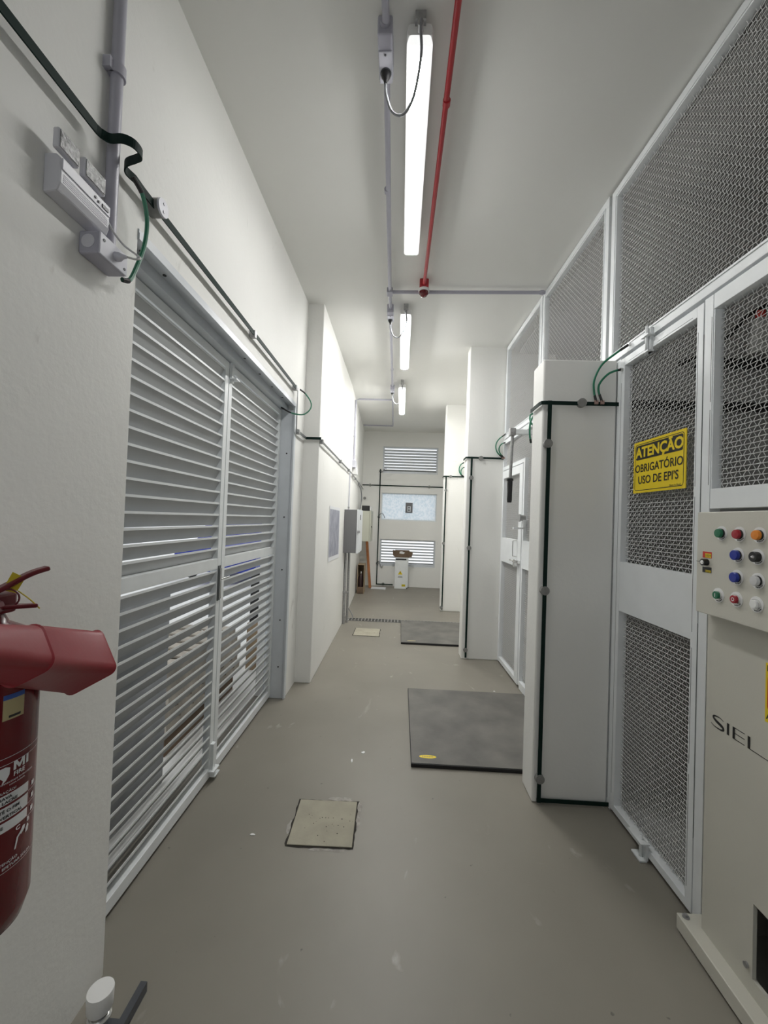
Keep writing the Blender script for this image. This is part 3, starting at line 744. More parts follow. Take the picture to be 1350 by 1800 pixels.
gcable('longer green earth cable on the farthest tall pier', [(.975, 6.662, 2.19), (.93, 6.658, 2.25), (.92, 6.655, 2.32), (.945, 6.64, 2.38), (.99, 6.62, 2.41)], .008, lug=False)
gcable('shorter green earth cable on the farthest tall pier', [(.99, 6.662, 2.19), (.955, 6.658, 2.23), (.95, 6.655, 2.28), (.97, 6.64, 2.32), (1.0, 6.63, 2.335)], .008, lug=False)
gcable('green earth cable curling behind the short pier, upper one', [(.76, 2.40, 2.02), (.745, 2.43, 2.05), (.75, 2.46, 2.10), (.80, 2.5, 2.13)], .0055, lug=False)
gcable('green earth cable hanging behind the short pier beside lever arm', [(.735, 2.385, 1.92), (.728, 2.39, 1.98), (.735, 2.40, 2.05), (.76, 2.41, 2.09)], .0055, lug=False)

# left-hand strips
XW = XL + .027
t = thing('grounding_strip', 'dark green grounding strip along the left wall above louvred doors', 'strip', (XW, 2, 2.465))
mb = MB()
mb.ribbon([(XW, -.99, 2.468), (XW, 1.045, 2.468)] + spline([(XW + .003, 1.058, 2.468), (-.832, 1.073, 2.468), (-.797, 1.074, 2.468), (-.775, 1.092, 2.468), (-.776, 1.124, 2.468), (-.800, 1.136, 2.468), (-.840, 1.150, 2.468), (-.856, 1.172, 2.466), (XW + .002, 1.205, 2.464)], 5) + [(XW, 1.25, 2.463), (XW, 3.20, 2.455)], .026, .004)
wpart(mb, 'strip', STRP, t)
def claw(parent, p, ax, m=GALV):
    p, ax = Vector(p), Vector(ax); o = p + ax * .034
    e = .016
    lo = Vector((min(p.x, o.x) - (e if ax.x == 0 else 0), min(p.y, o.y) - (e if ax.y == 0 else 0), p.z - .02))
    hi = Vector((max(p.x, o.x) + (e if ax.x == 0 else 0), max(p.y, o.y) + (e if ax.y == 0 else 0), p.z + .02))
    mb = MB().box(lo.x, hi.x, lo.y, hi.y, lo.z, hi.z)
    return wpart(mb, 'clamp', m, parent, .004)
sd = standoff(t, (XL, 1.325, 2.468), (1, 0, 0), .029, .040, DISC)
standoff(t, (XL + .040, 1.325, 2.468), (1, 0, 0), .029, .007, PVCW)
wpart(MB().cyl((XL, .30, 2.468), (XL + .022, .30, 2.468), .022, n=18), 'standoff', DISC, t)
claw(t, (XL, 2.24, 2.457), (1, 0, 0)); claw(t, (XL, 3.16, 2.455), (1, 0, 0))
t = thing('grounding_strip', 'thin grounding strip dropping past the door corner to stepped wall', 'strip', (XW, 3.2, 2.2))
mb = MB(); mb.box(XW - .002, XW + .002, 3.195, 3.215, 2.125, 2.45)
mb.box(XW - .002, XW + .002, 3.205, 3.545, 2.125, 2.147)
wpart(mb, 'strip', STRG, t)
mb = MB(); mb.box(XW - .002, XS + .02, 3.535, 3.540, 2.125, 2.147); wpart(mb, 'strip_return', STRP, t)
claw(t, (XL, 3.29, 2.136), (1, 0, 0)); 
t2 = t
t = thing('grounding_strip', 'grey grounding strip along the stepped wall toward the end wall', 'strip', (XS + .02, 5, 2.11))
mb = MB(); mb.ribbon([(w3x(y) + .022, y, 2.115 - .003 * (y - 3.5)) for y in (3.54, 4.2, 5, 5.8, 7, 8.0, 8.93)], .020, .004); wpart(mb, 'strip', STRG, t)
for y in (3.58, 4.78, 5.62, 6.75, 7.6): claw(t, (w3x(y), y, 2.115 - .003 * (y - 3.5)), (1, 0, 0))
gcable('green earth cable drooping from grounding strip beside emergency light', [(XW + .012, 1.178, 2.45), (XW + .022, 1.212, 2.42), (XW + .022, 1.238, 2.36), (XW + .018, 1.236, 2.28), (XW + .012, 1.212, 2.195), (XW + .01, 1.188, 2.143), (XW + .004, 1.165, 2.13)], .0062)
gcable('green earth cable looping from wall strip to louvred door frame', [(XL + .05, 3.18, 2.45), (-.785, 3.20, 2.42), (-.745, 3.22, 2.36), (-.745, 3.20, 2.30), (-.79, 3.17, 2.25), (-.87, 3.14, 2.25), (-.945, 3.09, 2.28)], .0055, sleeve=True)

# end wall earth strip
t = thing('grounding_strip', 'dark grounding strip crossing the end wall below upper vent', 'strip', (0, YE, 2.19))
wpart(MB().box(-.86, 1.08, YE - .018, YE - .014, 2.180, 2.202), 'strip', STRP, t)
for x in (-.69, .60): standoff(t, (x, YE, 2.19), (0, -1, 0), .03)
t = thing('grounding_strip', 'vertical dark grounding strip on the end wall beside the vents', 'strip', (-.47, YE, 1))
wpart(MB().box(-.485, -.463, YE - .026, YE - .022, .03, 2.55).box(-.485, -.12, YE - .026, YE - .022, .03, .052), 'strip', STRP, t)
for z in (2.50, 1.50, .49): standoff(t, (-.474, YE, z), (0, -1, 0), .03)
standoff(t, (-.33, YE, .045), (0, -1, 0), .03)
for i, (z, nm) in enumerate(((2.50, 'grey earth cable looping to the upper vent frame'), (1.50, 'grey earth cable looping to the frosted pane frame'), (.47, 'grey earth cable looping to the lower vent frame'))):
    t = tag(MB().tube(spline([(-.47, YE - .03, z), (-.44, YE - .035, z + .07 if i else z - .02), (-.38, YE - .035, z + .06 if i < 2 else z - .06), (-.345, YE - .012, z - .02 if i else z + .06)], 6), .007, 8).build('ground_cable', CORD), nm, 'cable', 'grey earth cables on the end wall')

# ================================================================== ceiling: conduits, lamps, sockets
def ceil_lamp(y0, y1, x, label, dm, lm):
    t = thing('ceiling_lamp', label, 'lamp', (x, (y0 + y1) / 2, 3.2), 0, 'long ceiling lamps')
    zb = 3.198; W = .100
    def sect(y, w, zlo, zhi, r, sc=1):
        return [(x + a * sc, y, (zlo + zhi) / 2 + b * sc) for a, b in rounded(w, zhi - zlo, r, 4)]
    hb = MB(); hb.smooth = True
    hb.loft([sect(y0 + .004, W * .9, zb + .050, zb + .095, .012), sect(y0 + .02, W, zb + .048, zb + .10, .014), sect(y1 - .02, W, zb + .048, zb + .10, .014), sect(y1 - .004, W * .9, zb + .050, zb + .095, .012)])
    wpart(hb, 'housing', WHT, t)
    db = MB(); db.smooth = True
    db.loft([sect(y0 + .002, W * .84, zb + .012, zb + .05, .012), sect(y0 + .018, W * .97, zb + .001, zb + .052, .018), sect(y1 - .018, W * .97, zb + .001, zb + .052, .018), sect(y1 - .002, W * .84, zb + .012, zb + .05, .012)])
    wpart(db, 'diffuser', dm, t)
    ls = MB(); zt, zl = zb + .003, zb - .011
    ls.loft([[(x - .036, y0 + .03, zt), (x + .036, y0 + .03, zt), (x + .036, y1 - .03, zt), (x - .036, y1 - .03, zt)], [(x - .014, y0 + .05, zl), (x + .014, y0 + .05, zl), (x + .014, y1 - .05, zl), (x - .014, y1 - .05, zl)]])
    wpart(ls, 'lens', lm, t)
    wpart(MB().box(x - .02, x + .02, y0 - .02, y0 + .03, zb + .085, zc(y0) - .002).cyl((x, y0 - .004, zb + .06), (x, y0 - .03, zb + .06), .012, n=12), 'cable_gland', GALV, t)
    for yy in (y0 + .25, y1 - .25): wpart(MB().box(x - .015, x + .015, yy - .02, yy + .02, zb + .09, zc(yy)), 'bracket', GALV, t)
LAMPS = [(1.485, 2.695, .010, 'nearest long ceiling lamp, plugged in beside the red conduit'), (3.55, 4.75, -.016, 'middle long ceiling lamp beyond the red fire detector'), (5.53, 6.78, -.040, 'farthest long ceiling lamp near the end wall')]
for i, (y0, y1, x, lab) in enumerate(LAMPS): ceil_lamp(y0, y1, x, lab, DIFF2 if i else DIFF, LED2 if i else LED)

def pvc(name, label, pts, r, m, clamps=(), cat='conduit', tees=(), clampm=None):
    t = thing(name, label, cat, pts[0])
    wpart(MB().tube(pts, r, 16), 'pipe', m, t)
    for p, ax in clamps:
        p, ax = Vector(p), Vector(ax)
        wpart(MB().cyl(p - ax * .012, p + ax * .012, r * 1.35, n=18), 'clamp', clampm or m, t)
    for p in tees: wpart(MB().box(p[0] - r * 1.7, p[0] + r * 1.7, p[1] - r * 2.6, p[1] + r * 2.6, p[2] - r * 1.5, p[2] + r * 1.5), 'junction', m, t, .004)
    return t
zcon = 3.285
pvc('conduit', 'long grey conduit running down the ceiling beside the lamps', [(-.105, -.99, zcon - .014), (-.118, 1.5, zcon - .004), (-.150, 3.3, zcon), (-.178, 5.9, zcon + .01), (-.215, 8.1, zcon + .03)], .0135, PVC,
    [((-.136, 2.25, zcon), (0, 1, 0)), ((-.167, 5.0, zcon + .008), (0, 1, 0))], tees=[(-.150, 3.27, zcon)])
pvc('conduit', 'grey conduit crossing the ceiling from tee to mesh screens', [(-.14, 3.27, zcon), (1.085, 3.27, zcon + .012)], .0135, PVC, [((1.06, 3.27, zcon + .012), (1, 0, 0))])
pvc('conduit', 'grey conduit branching from ceiling and down the stepped wall', [(-.18, 6.30, 3.30), (-.70, 6.30, 3.30), (w3x(6.3) + .018, 6.30, 3.285), (w3x(6.3) + .018, 6.30, 2.34)], .0135, PVC, [((w3x(6.3) + .018, 6.30, 2.72), (0, 0, 1))])
pvc('conduit', 'grey conduit branching toward the corner at the end wall', [(-.21, 8.1, 3.31), (-.80, 8.1, 3.31)], .0135, PVC)
t = pvc('conduit', 'red conduit on the ceiling ending at the fire detector', [(.138, -.99, 3.264), (.140, 1.30, 3.272), (.130, 2.2, 3.28), (.120, 3.14, 3.285)], .0125, REDP, [((.137, 1.76, 3.275), (0, 1, 0))])
t = thing('fire_detector', 'red and white fire detector on ceiling at red conduit end', 'detector', (.12, 3.19, 3.33))
wpart(MB().box(.085, .155, 3.15, 3.23, 3.265, zc(3.2) - .001), 'base_box', REDP, t, .006)
wpart(MB().lathe((.12, 3.19, 3.225), [(0, .04), (.042, .04), (.044, .028), (.040, .02), (0, .018)], 24), 'ring', WHT, t)
wpart(MB().lathe((.12, 3.19, 3.215), [(0, .03), (.036, .03), (.035, .012), (.026, .004), (.024, -.004), (.012, -.010), (0, -.011)], 24), 'head', REDB, t)

def ceil_socket(x, y, label, i, L=.17, cap_y=None):
    t = thing('outlet_box', label, 'outlet', (x, y, 3.28), 0, 'outlet boxes on the ceiling conduit')
    z = 3.275
    wpart(MB().box(x - .028, x + .028, y - L / 2, y + L / 2, z - .028, z + .045), 'body', PVC, t, .006)
    wpart(MB().box(x - .026, x + .026, y - L / 2 + .055, y + L / 2, z - .034, z - .028), 'cover', PVCW, t, .002)
    wpart(MB().cyl((x, y - L / 2 - .012, zcon), (x, y - L / 2 + .01, zcon), .019, n=18), 'hub', PVC, t)
    wpart(MB().cyl((x, y - .02, z - .034), (x, y - .02, z - .036), .004, n=10), 'screw', DGRY, t)
    wpart(MB().cyl((x, y + .045, z - .034), (x, y + .045, z - .037), .022, n=20), 'socket_face', DGRY, t)
    return t
def cord(label, pts, plug, r=.0055, m=CORD):
    t = thing('power_cord', label, 'cord', plug, 0, 'lamp power cords')
    sp = spline(pts, 8); wpart(MB().tube(sp, r, 8), 'cable', m, t)
    p = Vector(plug)
    wpart(MB().lathe((p.x, p.y, p.z), [(0, 0), (.019, 0), (.018, -.012), (.010, -.024), (.0065, -.04), (0, -.042)], 16), 'plug', BLK, t)
    return t
for i, (x, y, lx, ly, lab, lab2) in enumerate(((-.121, 1.565, .012, 1.47, 'grey outlet box on the ceiling conduit beside nearest lamp', 'black plug cord hanging below the nearest lamp'),
        (-.152, 3.60, -.012, 3.53, 'grey outlet box on the ceiling conduit beside middle lamp', 'black plug cord hanging below the middle lamp'),
        (-.176, 5.72, -.035, 5.51, 'grey outlet box on the ceiling conduit beside farthest lamp', 'black plug cord hanging below the farthest lamp'))):
    ceil_socket(x, y, lab, i)
    py, pz = y + .045, 3.238
    zl = 3.27
    cord(lab2, [(x, py, pz - .035), (x + .004, py + .012, pz - .075), (x + .03, py + .03, pz - .125), (x + .075, py + .02, pz - .145), (x + .115, py - .02, pz - .11), (lx + .004, ly + .03, pz - .055), (lx, ly - .006, 3.235), (lx, ly - .022, 3.262)], (x, py, pz))

# ================================================================== left wall: emergency light, outlet, pipe
t = pvc('conduit', 'thick grey conduit down the left wall beside emergency light', [(-.858, 1.121, 3.31), (-.858, 1.121, 2.188)], .0165, PVC)
wpart(MB().cyl((-.858, 1.121, 2.690), (-.858, 1.121, 2.722), .0225, n=20).box(-.877, -.855, 1.088, 1.102, 2.690, 2.722), 'saddle_clamp', PVC, t)
t = thing('emergency_light', 'grey twin head emergency light on the left wall', 'light', (XL, .965, 2.19))
b = MB()
ya, yb = .924, 1.090
prof = [(XL, 2.294), (-.848, 2.294), (-.835, 2.282), (-.835, 2.225), (-.842, 2.205), (XL, 2.200)]
b.prism([(x, ya, z) for x, z in prof], (0, yb - ya, 0)); wpart(b, 'body', EMB, t, .004)
wpart(MB().box(-.8355, -.8325, ya + .004, yb - .003, 2.257, 2.284), 'control_panel', PVCW, t, .001)
g = MB()
for k in range(5): g.box(-.8358, -.8342, ya + .01, yb - .01, 2.229 + k * .0045, 2.2305 + k * .0045)
wpart(g, 'vents', PVC, t)
wpart(MB().box(-.8325, -.830, yb - .034, yb - .012, 2.264, 2.273), 'switch', BLK, t)
wpart(MB().cyl((-.8325, yb - .047, 2.268), (-.830, yb - .047, 2.268), .0035, n=10).cyl((-.8325, yb - .058, 2.272), (-.830, yb - .058, 2.272), .0035, n=10), 'indicator', BLK, t)
for a, e in ((.912, .976), (.992, 1.066)):
    hb = wpart(MB().box(-.848, -.832, a, e, 2.297, 2.346), 'lamp_head', EMB, t, .004)
    mb = MB().box(-.8325, -.8300, a + .004, e - .004, 2.301, 2.342); off = Vector(t.location); mb.v = [(q[0] - off.x, q[1] - off.y, q[2] - off.z) for q in mb.v]
    mb.build('reflector', FOIL, hb)
t = thing('outlet_box', 'grey outlet box below the emergency light', 'outlet', (XL, 1.09, 2.15))
wpart(MB().box(XL, -.822, 1.036, 1.147, 2.126, 2.187), 'body', PVC, t, .005)
wpart(MB().box(-.823, -.8185, 1.037, 1.146, 2.127, 2.186), 'cover', PVCW, t, .003)
wpart(MB().cyl((-.8185, 1.052, 2.170), (-.817, 1.052, 2.170), .004, n=10).cyl((-.8185, 1.134, 2.142), (-.817, 1.134, 2.142), .004, n=10), 'screws', DGRY, t)
wpart(MB().cyl((-.85, 1.0355, 2.158), (-.85, 1.0345, 2.158), .018, n=20), 'knockout', EMB, t)
t = thing('power_cord', 'pale cord plugged into outlet below emergency light', 'cord', (-.818, 1.10, 2.157), 0)
wpart(MB().lathe((-.8185, 1.10, 2.157), [(0, 0), (.013, 0), (.012, .010), (.007, .018), (.004, .03), (0, .031)], 14, 'x'), 'plug', PVCW, t)
wpart(MB().tube(spline([(-.790, 1.10, 2.157), (-.775, 1.115, 2.160), (-.770, 1.130, 2.172), (-.785, 1.135, 2.185), (-.81, 1.115, 2.20), (-.828, 1.095, 2.225), (-.838, 1.090, 2.245)], 6), .0028, 8), 'cable', CORDW, t)

# ================================================================== fire extinguisher
t = thing('fire_extinguisher', 'red fire extinguisher with wide discharge horn on left wall', 'extinguisher', (-.775, .744, .66))
EX, EY, ER = -.775, .744, .086
b = MB().lathe((EX, EY, 0), [(0, .640), (.030, .640), (.057, .650), (.076, .670), (ER, .705), (ER, 1.15), (.078, 1.185), (.062, 1.212), (.035, 1.228), (.025, 1.25), (.025, 1.27), (0, 1.27)], 64); wpart(b, 'cylinder', REDB, t)
def onc(a, z, r=ER + .0006):
    a -= math.radians(8)
    return (EX + r * math.cos(a), EY + r * math.sin(a), .878 * z + .0461)
def patch(name, a0, a1, z0, z1, m, lift=.0006, sub=10):
    mb = MB(); mb.smooth = True; vs = []
    for i in range(sub + 1):
        a = math.radians(a0 + (a1 - a0) * i / sub); vs += [onc(a, z0, ER + lift), onc(a, z1, ER + lift)]
    mb.add(vs, [(2 * i, 2 * i + 2, 2 * i + 3, 2 * i + 1) for i in range(sub)])
    return wpart(mb, name, m, t)
def sliced(vs, fs, step=.002):
    """cut flat lettering into narrow strips so that it can follow the cylinder"""
    bm = bmesh.new(); vv = [bm.verts.new(v) for v in vs]
    for f_ in fs:
        try: bm.faces.new([vv[i] for i in f_])
        except ValueError: pass
    lo, hi = min(v.x for v in vs), max(v.x for v in vs); x = lo + step
    while x < hi:
        bmesh.ops.bisect_plane(bm, geom=bm.verts[:] + bm.edges[:] + bm.faces[:], plane_co=(x, 0, 0), plane_no=(1, 0, 0)); x += step
    bm.verts.index_update(); out = [v.co.copy() for v in bm.verts], [tuple(v.index for v in f_.verts) for f_ in bm.faces]
    bm.free(); return out
def cpoly(mb, outline, a0, z0):
    vs, fs = sliced([Vector((a, b_, 0)) for a, b_ in outline], [tuple(range(len(outline)))])
    return mb.add([onc(math.radians(a0) + v.x / ER, z0 + v.y, ER + .001) for v in vs], fs)
def ctext(body, size, a0, z, m, nm, bold=0, width=1):
    vs, fs = text_mesh(body, size, bold=bold, width=width, extr=.0001)
    vs, fs = sliced(vs, fs)
    mb = MB().add([onc(math.radians(a0) + v.x / ER, z + v.y, ER + .0012 + v.z) for v in vs], fs); wpart(mb, nm, m, t)
wpart(MB().box(EX - .083 - .02, EX - .07, EY - .03, EY + .03, 1.17, 1.20), 'wall_bracket', REDD, t)
patch('inspection_label', -16, 7, 1.160, 1.212, SBEI); patch('label_header', -16, 7, 1.202, 1.212, SBLUE, .0009)
patch('label_code', -10, 3, 1.164, 1.169, BLK, .0009)
mk = MB()
cpoly(mk, [(0, 0), (0, .0185), (.0055, .0185), (.0105, .009), (.0155, .0185), (.021, .0185), (.021, 0), (.0165, 0), (.0165, .0105), (.0118, .0015), (.0092, .0015), (.0045, .0105), (.0045, 0)], -2, 1.050)
cpoly(mk, [(.0240, 0), (.0240, .0185), (.0290, .0185), (.0290, 0)], -2, 1.050); wpart(mk, 'maker_text', PRNT, t)
ctext('FIRE', .0125, -2, 1.038, PRNT, 'maker_text', .0002, .95)
# flame shield emblem
em = [(-.026, .020), (.010, .022), (.017, .018), (.016, .004), (.011, -.006), (.005, -.011), (.007, -.004), (.003, .002), (-.001, -.001), (-.003, .006), (-.008, .002), (-.012, -.006), (-.013, -.012), (-.019, -.006), (-.025, .006)]
mb = cpoly(MB(), em, -17, 1.042); wpart(mb, 'emblem', PRNT, t)
def rule(a0, a1, z): patch('rule_line', a0, a1, z, z + .0008, PRNT, .0008)
rule(-30, 46, 1.082); rule(-30, 46, 1.060 + .008)
ctext('CONFIABILIDADE EM PROTEÇÃO', .0045, -20, 1.029, PRNT, 'small_print'); ctext('contra incêndio', .0045, -6, 1.023, PRNT, 'small_print')
patch('instruction_band', -40, 20, .986, 1.006, PRNT); patch('instruction_band', -40, 20, .955, .981, PRNT); patch('instruction_band', -40, 20, .930, .950, PRNT)
ctext('OPERAÇÃO?', .007, -24, 1.010, PRNT, 'small_print')
ctext('LEVE E RETIRE A TRAVA', .0085, -62, .997, BLK, 'instruction_text', .0002); ctext('ROMPENDO O LACRE', .0085, -52, .988, BLK, 'instruction_text', .0002)
ctext('APERTE O GATILHO ATÉ O FIM', .0085, -72, .970, BLK, 'instruction_text', .0002); ctext('COM O EXTINTOR NA VERTICAL', .0085, -74, .958, BLK, 'instruction_text', .0002)
ctext('DIRIJA O JATO A BASE', .0085, -66, .938, BLK, 'instruction_text', .0002)
for z in (.995, .968, .940):
    rule(20, 40, z - .012)
    mb = MB().add([onc(math.radians(29) + a / ER, z + b_, ER + .001) for a, b_ in [(-.004, -.006), (.003, -.006), (.005, 0), (.002, .006), (-.001, .003), (-.004, .005)]], [(0, 1, 2, 3, 4, 5)]); wpart(mb, 'pictogram', PRNT, t)
mb = MB()
for pts in ([(-.010, -.022), (-.007, -.022), (-.003, -.002), (.004, .006), (.002, .009), (-.006, .001)], [(.002, .0), (.010, .006), (.012, .014), (.006, .016), (.001, .008)], [(.013, -.006), (.019, -.004), (.021, .006), (.017, .012), (.013, .004)]):
    cpoly(mb, pts, 10, .902)
wpart(mb, 'pictogram', PRNT, t)
ctext('C', .012, 4, .918, PRNT, 'class_letter', .0003); ctext('B', .012, 20, .918, PRNT, 'class_letter', .0003)
ctext('ATENÇÃO', .0075, -16, .862, PRNT, 'small_print'); ctext('NÃO EFETUAR SOLDA', .0075, -22, .852, PRNT, 'small_print')
rule(-30, 46, .846); patch('side_panel', -60, -24, .86, .915, PRNT)
# valve, levers, tag
wpart(MB().box(EX - .03, EX + .035, EY - .03, EY + .03, 1.245, 1.285), 'valve', REDD, t, .006)
def lever(pts, w0, w1, th, nm):
    sp = spline(pts, 6); rings = []
    for i, p in enumerate(sp):
        f_ = i / (len(sp) - 1); ww = w0 + (w1 - w0) * f_
        d = (sp[min(i + 1, len(sp) - 1)] - sp[max(i - 1, 0)]).normalized(); sd_ = Vector((d.y, -d.x, 0)).normalized(); up = sd_.cross(d)
        rings.append([p + sd_ * ww / 2 + up * th / 2, p - sd_ * ww / 2 + up * th / 2, p - sd_ * ww / 2 - up * th / 2, p + sd_ * ww / 2 - up * th / 2])
    m_ = MB(); m_.smooth = False; m_.loft(rings); wpart(m_, nm, REDD, t, .003)
lever([(-.765, .690, 1.272), (-.745, .735, 1.292), (-.722, .775, 1.318), (-.708, .803, 1.328)], .026, .020, .009, 'upper_lever')
lever([(-.765, .70, 1.262), (-.735, .745, 1.260), (-.712, .785, 1.256)], .024, .018, .008, 'lower_lever')
tg = MB(); Pt = [Vector((-.733, .752, 1.325)), Vector((-.722, .768, 1.312)), Vector((-.730, .758, 1.284)), Vector((-.742, .742, 1.292))]
tg.prism(Pt, (.0012, -.0012, 0)); wpart(tg, 'seal_tag', YELT, t)
wpart(MB().tube(spline([(-.728, .760, 1.288), (-.715, .772, 1.270), (-.706, .785, 1.250)], 5), .0012, 6), 'tag_tail', YELT, t)
ring = [(-.735 + .018 * math.cos(a) * .7, .745 + .018 * math.cos(a) * .7, 1.275 + .018 * math.sin(a)) for a in [2 * pi * i / 20 for i in range(21)]]
wpart(MB().tube(ring, .0016, 6), 'pin_ring', REDD, t)
# horn: flattened square trumpet, thin end behind
hn = MB(); hn.smooth = True
A, B = Vector((-.604, .52, 1.262)), Vector((-.694, .895, 1.108))
d = (B - A).normalized(); sd_ = Vector((d.y, -d.x, 0)).normalized(); up = sd_.cross(d)
def hsec(f_, w_, h_, r_):
    c_ = A + (B - A) * f_; ro = math.radians(30)
    return [c_ + sd_ * (a * math.cos(ro) - b_ * math.sin(ro)) + up * (a * math.sin(ro) + b_ * math.cos(ro)) for a, b_ in rounded(w_, h_, r_, 5)]
secs = [(-.25, .045, .050, .02), (.10, .058, .066, .022), (.44, .078, .088, .022), (.447, .083, .092, .022), (.46, .079, .090, .021), (.98, .102, .106, .018), (.99, .107, .111, .018), (1.0, .105, .109, .017), (1.0, .092, .096, .014), (.75, .08, .085, .015), (.5, .05, .05, .015)]
hn.loft([hsec(*q) for q in secs]); wpart(hn, 'horn', REDH, t)
pn = MB(); q = [A + (B - A) * f_ + sd_ * (ww * .5 + .0008) + up * uu for f_, ww, uu in ((.55, .089, .012), (.93, .111, .018), (.93, .111, -.018), (.55, .089, -.012))]
wpart(MB().tube(spline([(EX + .03, EY - .01, 1.262), (-.70, .64, 1.27), (-.645, .53, 1.285), (-.604, .49, 1.285)], 6), .014, 10), 'elbow', REDD, t)

# capped stand at the foot of the near wall
t = thing('capped_stand', 'white round cap on chrome stand at the foot of left wall', 'stand', (-.80, 1.165, 0))
wpart(MB().lathe((-.798, 1.148, .0), [(0, .045), (.030, .045), (.0325, .050), (.034, .093), (.033, .097), (0, .098)], 40), 'cap', WHT, t)
wpart(MB().cyl((-.798, 1.148, .006), (-.798, 1.148, .047), .024, n=24), 'post', CHRM, t)
wpart(MB().lathe((-.798, 1.148, 0), [(.026, .015), (.030, .018), (.030, .026), (.026, .030)], 28), 'collar', CHRM, t)
wpart(MB().box(-.83, -.715, 1.10, 1.16, .0, .006).box(-.735, -.715, 1.07, 1.235, .0, .03), 'foot', DGRY, t)

# ================================================================== floor things
def floor_mat_thing(label, x0, x1, y0, y1, lx):
    t = thing('rubber_mat', label, 'mat', ((x0 + x1) / 2, (y0 + y1) / 2, 0), 0, 'rubber insulating mats')
    wpart(MB().box(x0, x1, y0, y1, .001, .022), 'edge', RUBE, t, .002)
    wpart(MB().box(x0 + .004, x1 - .004, y0 + .006, y1 - .004, .0215, .0245), 'top_surface', RUB, t)
    e = [(lx + .052 * math.cos(a), y0 + .075 + .018 * math.sin(a), .0250) for a in [2 * pi * i / 28 for i in range(28)]]
    wpart(MB().add(e, [tuple(range(28))]), 'oval_label', SBEI if y0 > 4 else YEL, t)
    e2 = MB()
    for k in range(2):
        for i in range(7): e2.box(lx - .034 + i * .010, lx - .027 + i * .010, y0 + .070 + k * .009, y0 + .0735 + k * .009, .0250, .0253)
    wpart(e2, 'label_print', GPAN, t)
floor_mat_thing('near dark rubber mat beside the short pier', .112, 1.085, 2.44, 3.52, .215)
floor_mat_thing('far dark rubber mat over the floor drain', .055, 1.05, 4.82, 5.86, .18)

def cover(label, cx, cy, w, d, rot, chips, seed):
    t = thing('inspection_cover', label, 'cover', (cx, cy, 0), rot, 'floor inspection covers')
    rnd = random.Random(seed)
    def ragged(hw, hd, j):
        out = []
        for a, b_ in (((-hw, -hd), (hw, -hd)), ((hw, -hd), (hw, hd)), ((hw, hd), (-hw, hd)), ((-hw, hd), (-hw, -hd))):
            for i in range(14):
                f_ = i / 14; out.append((a[0] + (b_[0] - a[0]) * f_ + rnd.uniform(-j, j), a[1] + (b_[1] - a[1]) * f_ + rnd.uniform(-j, j)))
        return out
    if chips:
        for (x, y, rx_, ry_) in chips:
            ch = MB()
            n = 16; pts = [(x + rx_ * math.cos(2 * pi * i / n) * rnd.uniform(.6, 1.15), y + ry_ * math.sin(2 * pi * i / n) * rnd.uniform(.6, 1.15), .0006) for i in range(n)]
            ch.add(pts, [tuple(range(n))])
            part(ch, 'chipped_edge', CHIP, t)
    g = MB(); pts = ragged(w / 2 + .008, d / 2 + .008, .004); g.add([(x, y, .0010) for x, y in pts], [tuple(range(len(pts)))])
    part(g, 'joint', GAP, t)
    part(MB().box(-w / 2, w / 2, -d / 2, d / 2, .0012, .006), 'slab', CONC, t, .002)
    pk = MB()
    for i in range(26):
        x, y, r = rnd.gauss(.02, .06), rnd.gauss(-.01, .05), rnd.uniform(.0012, .0035)
        if abs(x) < w / 2 - .01 and abs(y) < d / 2 - .01: pk.add([(x + r * math.cos(k * pi / 3), y + r * math.sin(k * pi / 3), .0062) for k in range(6)], [(0, 1, 2, 3, 4, 5)])
    part(pk, 'pits', GAP, t)
cover('square concrete inspection cover with chipped edge in front of near mat', -.311, 1.962, .288, .29, math.radians(1.5), [(.06, .166, .07, .018), (.155, .02, .016, .05), (.155, .11, .02, .04), (-.158, -.04, .012, .05), (-.02, -.162, .03, .010), (.06, -.16, .05, .008)], 3)
cover('square concrete inspection cover beside far mat', -.378, 5.25, .32, .34, 0, [], 5)
t = tag(MB().box(-.565, -.26, 8.49, 8.72, .001, .012).build('inspection_cover', PAPW, None, .002), 'thin pale plate on the floor in front of the end wall', 'cover')

t = thing('floor_drain', 'steel grate drain across the floor behind far mat', 'drain', (.1, 5.87, 0))
wpart(MB().box(-.745, 1.08, 5.80, 5.955, .0008, .0016), 'channel', GAP, t)  # flat dark plate painting the shaded depth under the grate
g = MB()
for y in (5.805, 5.88, 5.95): g.box(-.745, 1.08, y - .005, y + .005, .0016, .007)
x = -.74
while x < 1.08: g.box(x - .0055, x + .0055, 5.80, 5.955, .0016, .0068); x += .047
wpart(g, 'grate', GALV, t)
t = tag(MB().tube(spline([(w3x(5.95) + .02, 5.98, .16), (-.71, 6.0, .12), (-.66, 5.98, .05), (-.64, 5.96, .012)], 6), .007, 8).build('drain_cable', CORD), 'short grey cable dropping into the floor drain', 'cable')
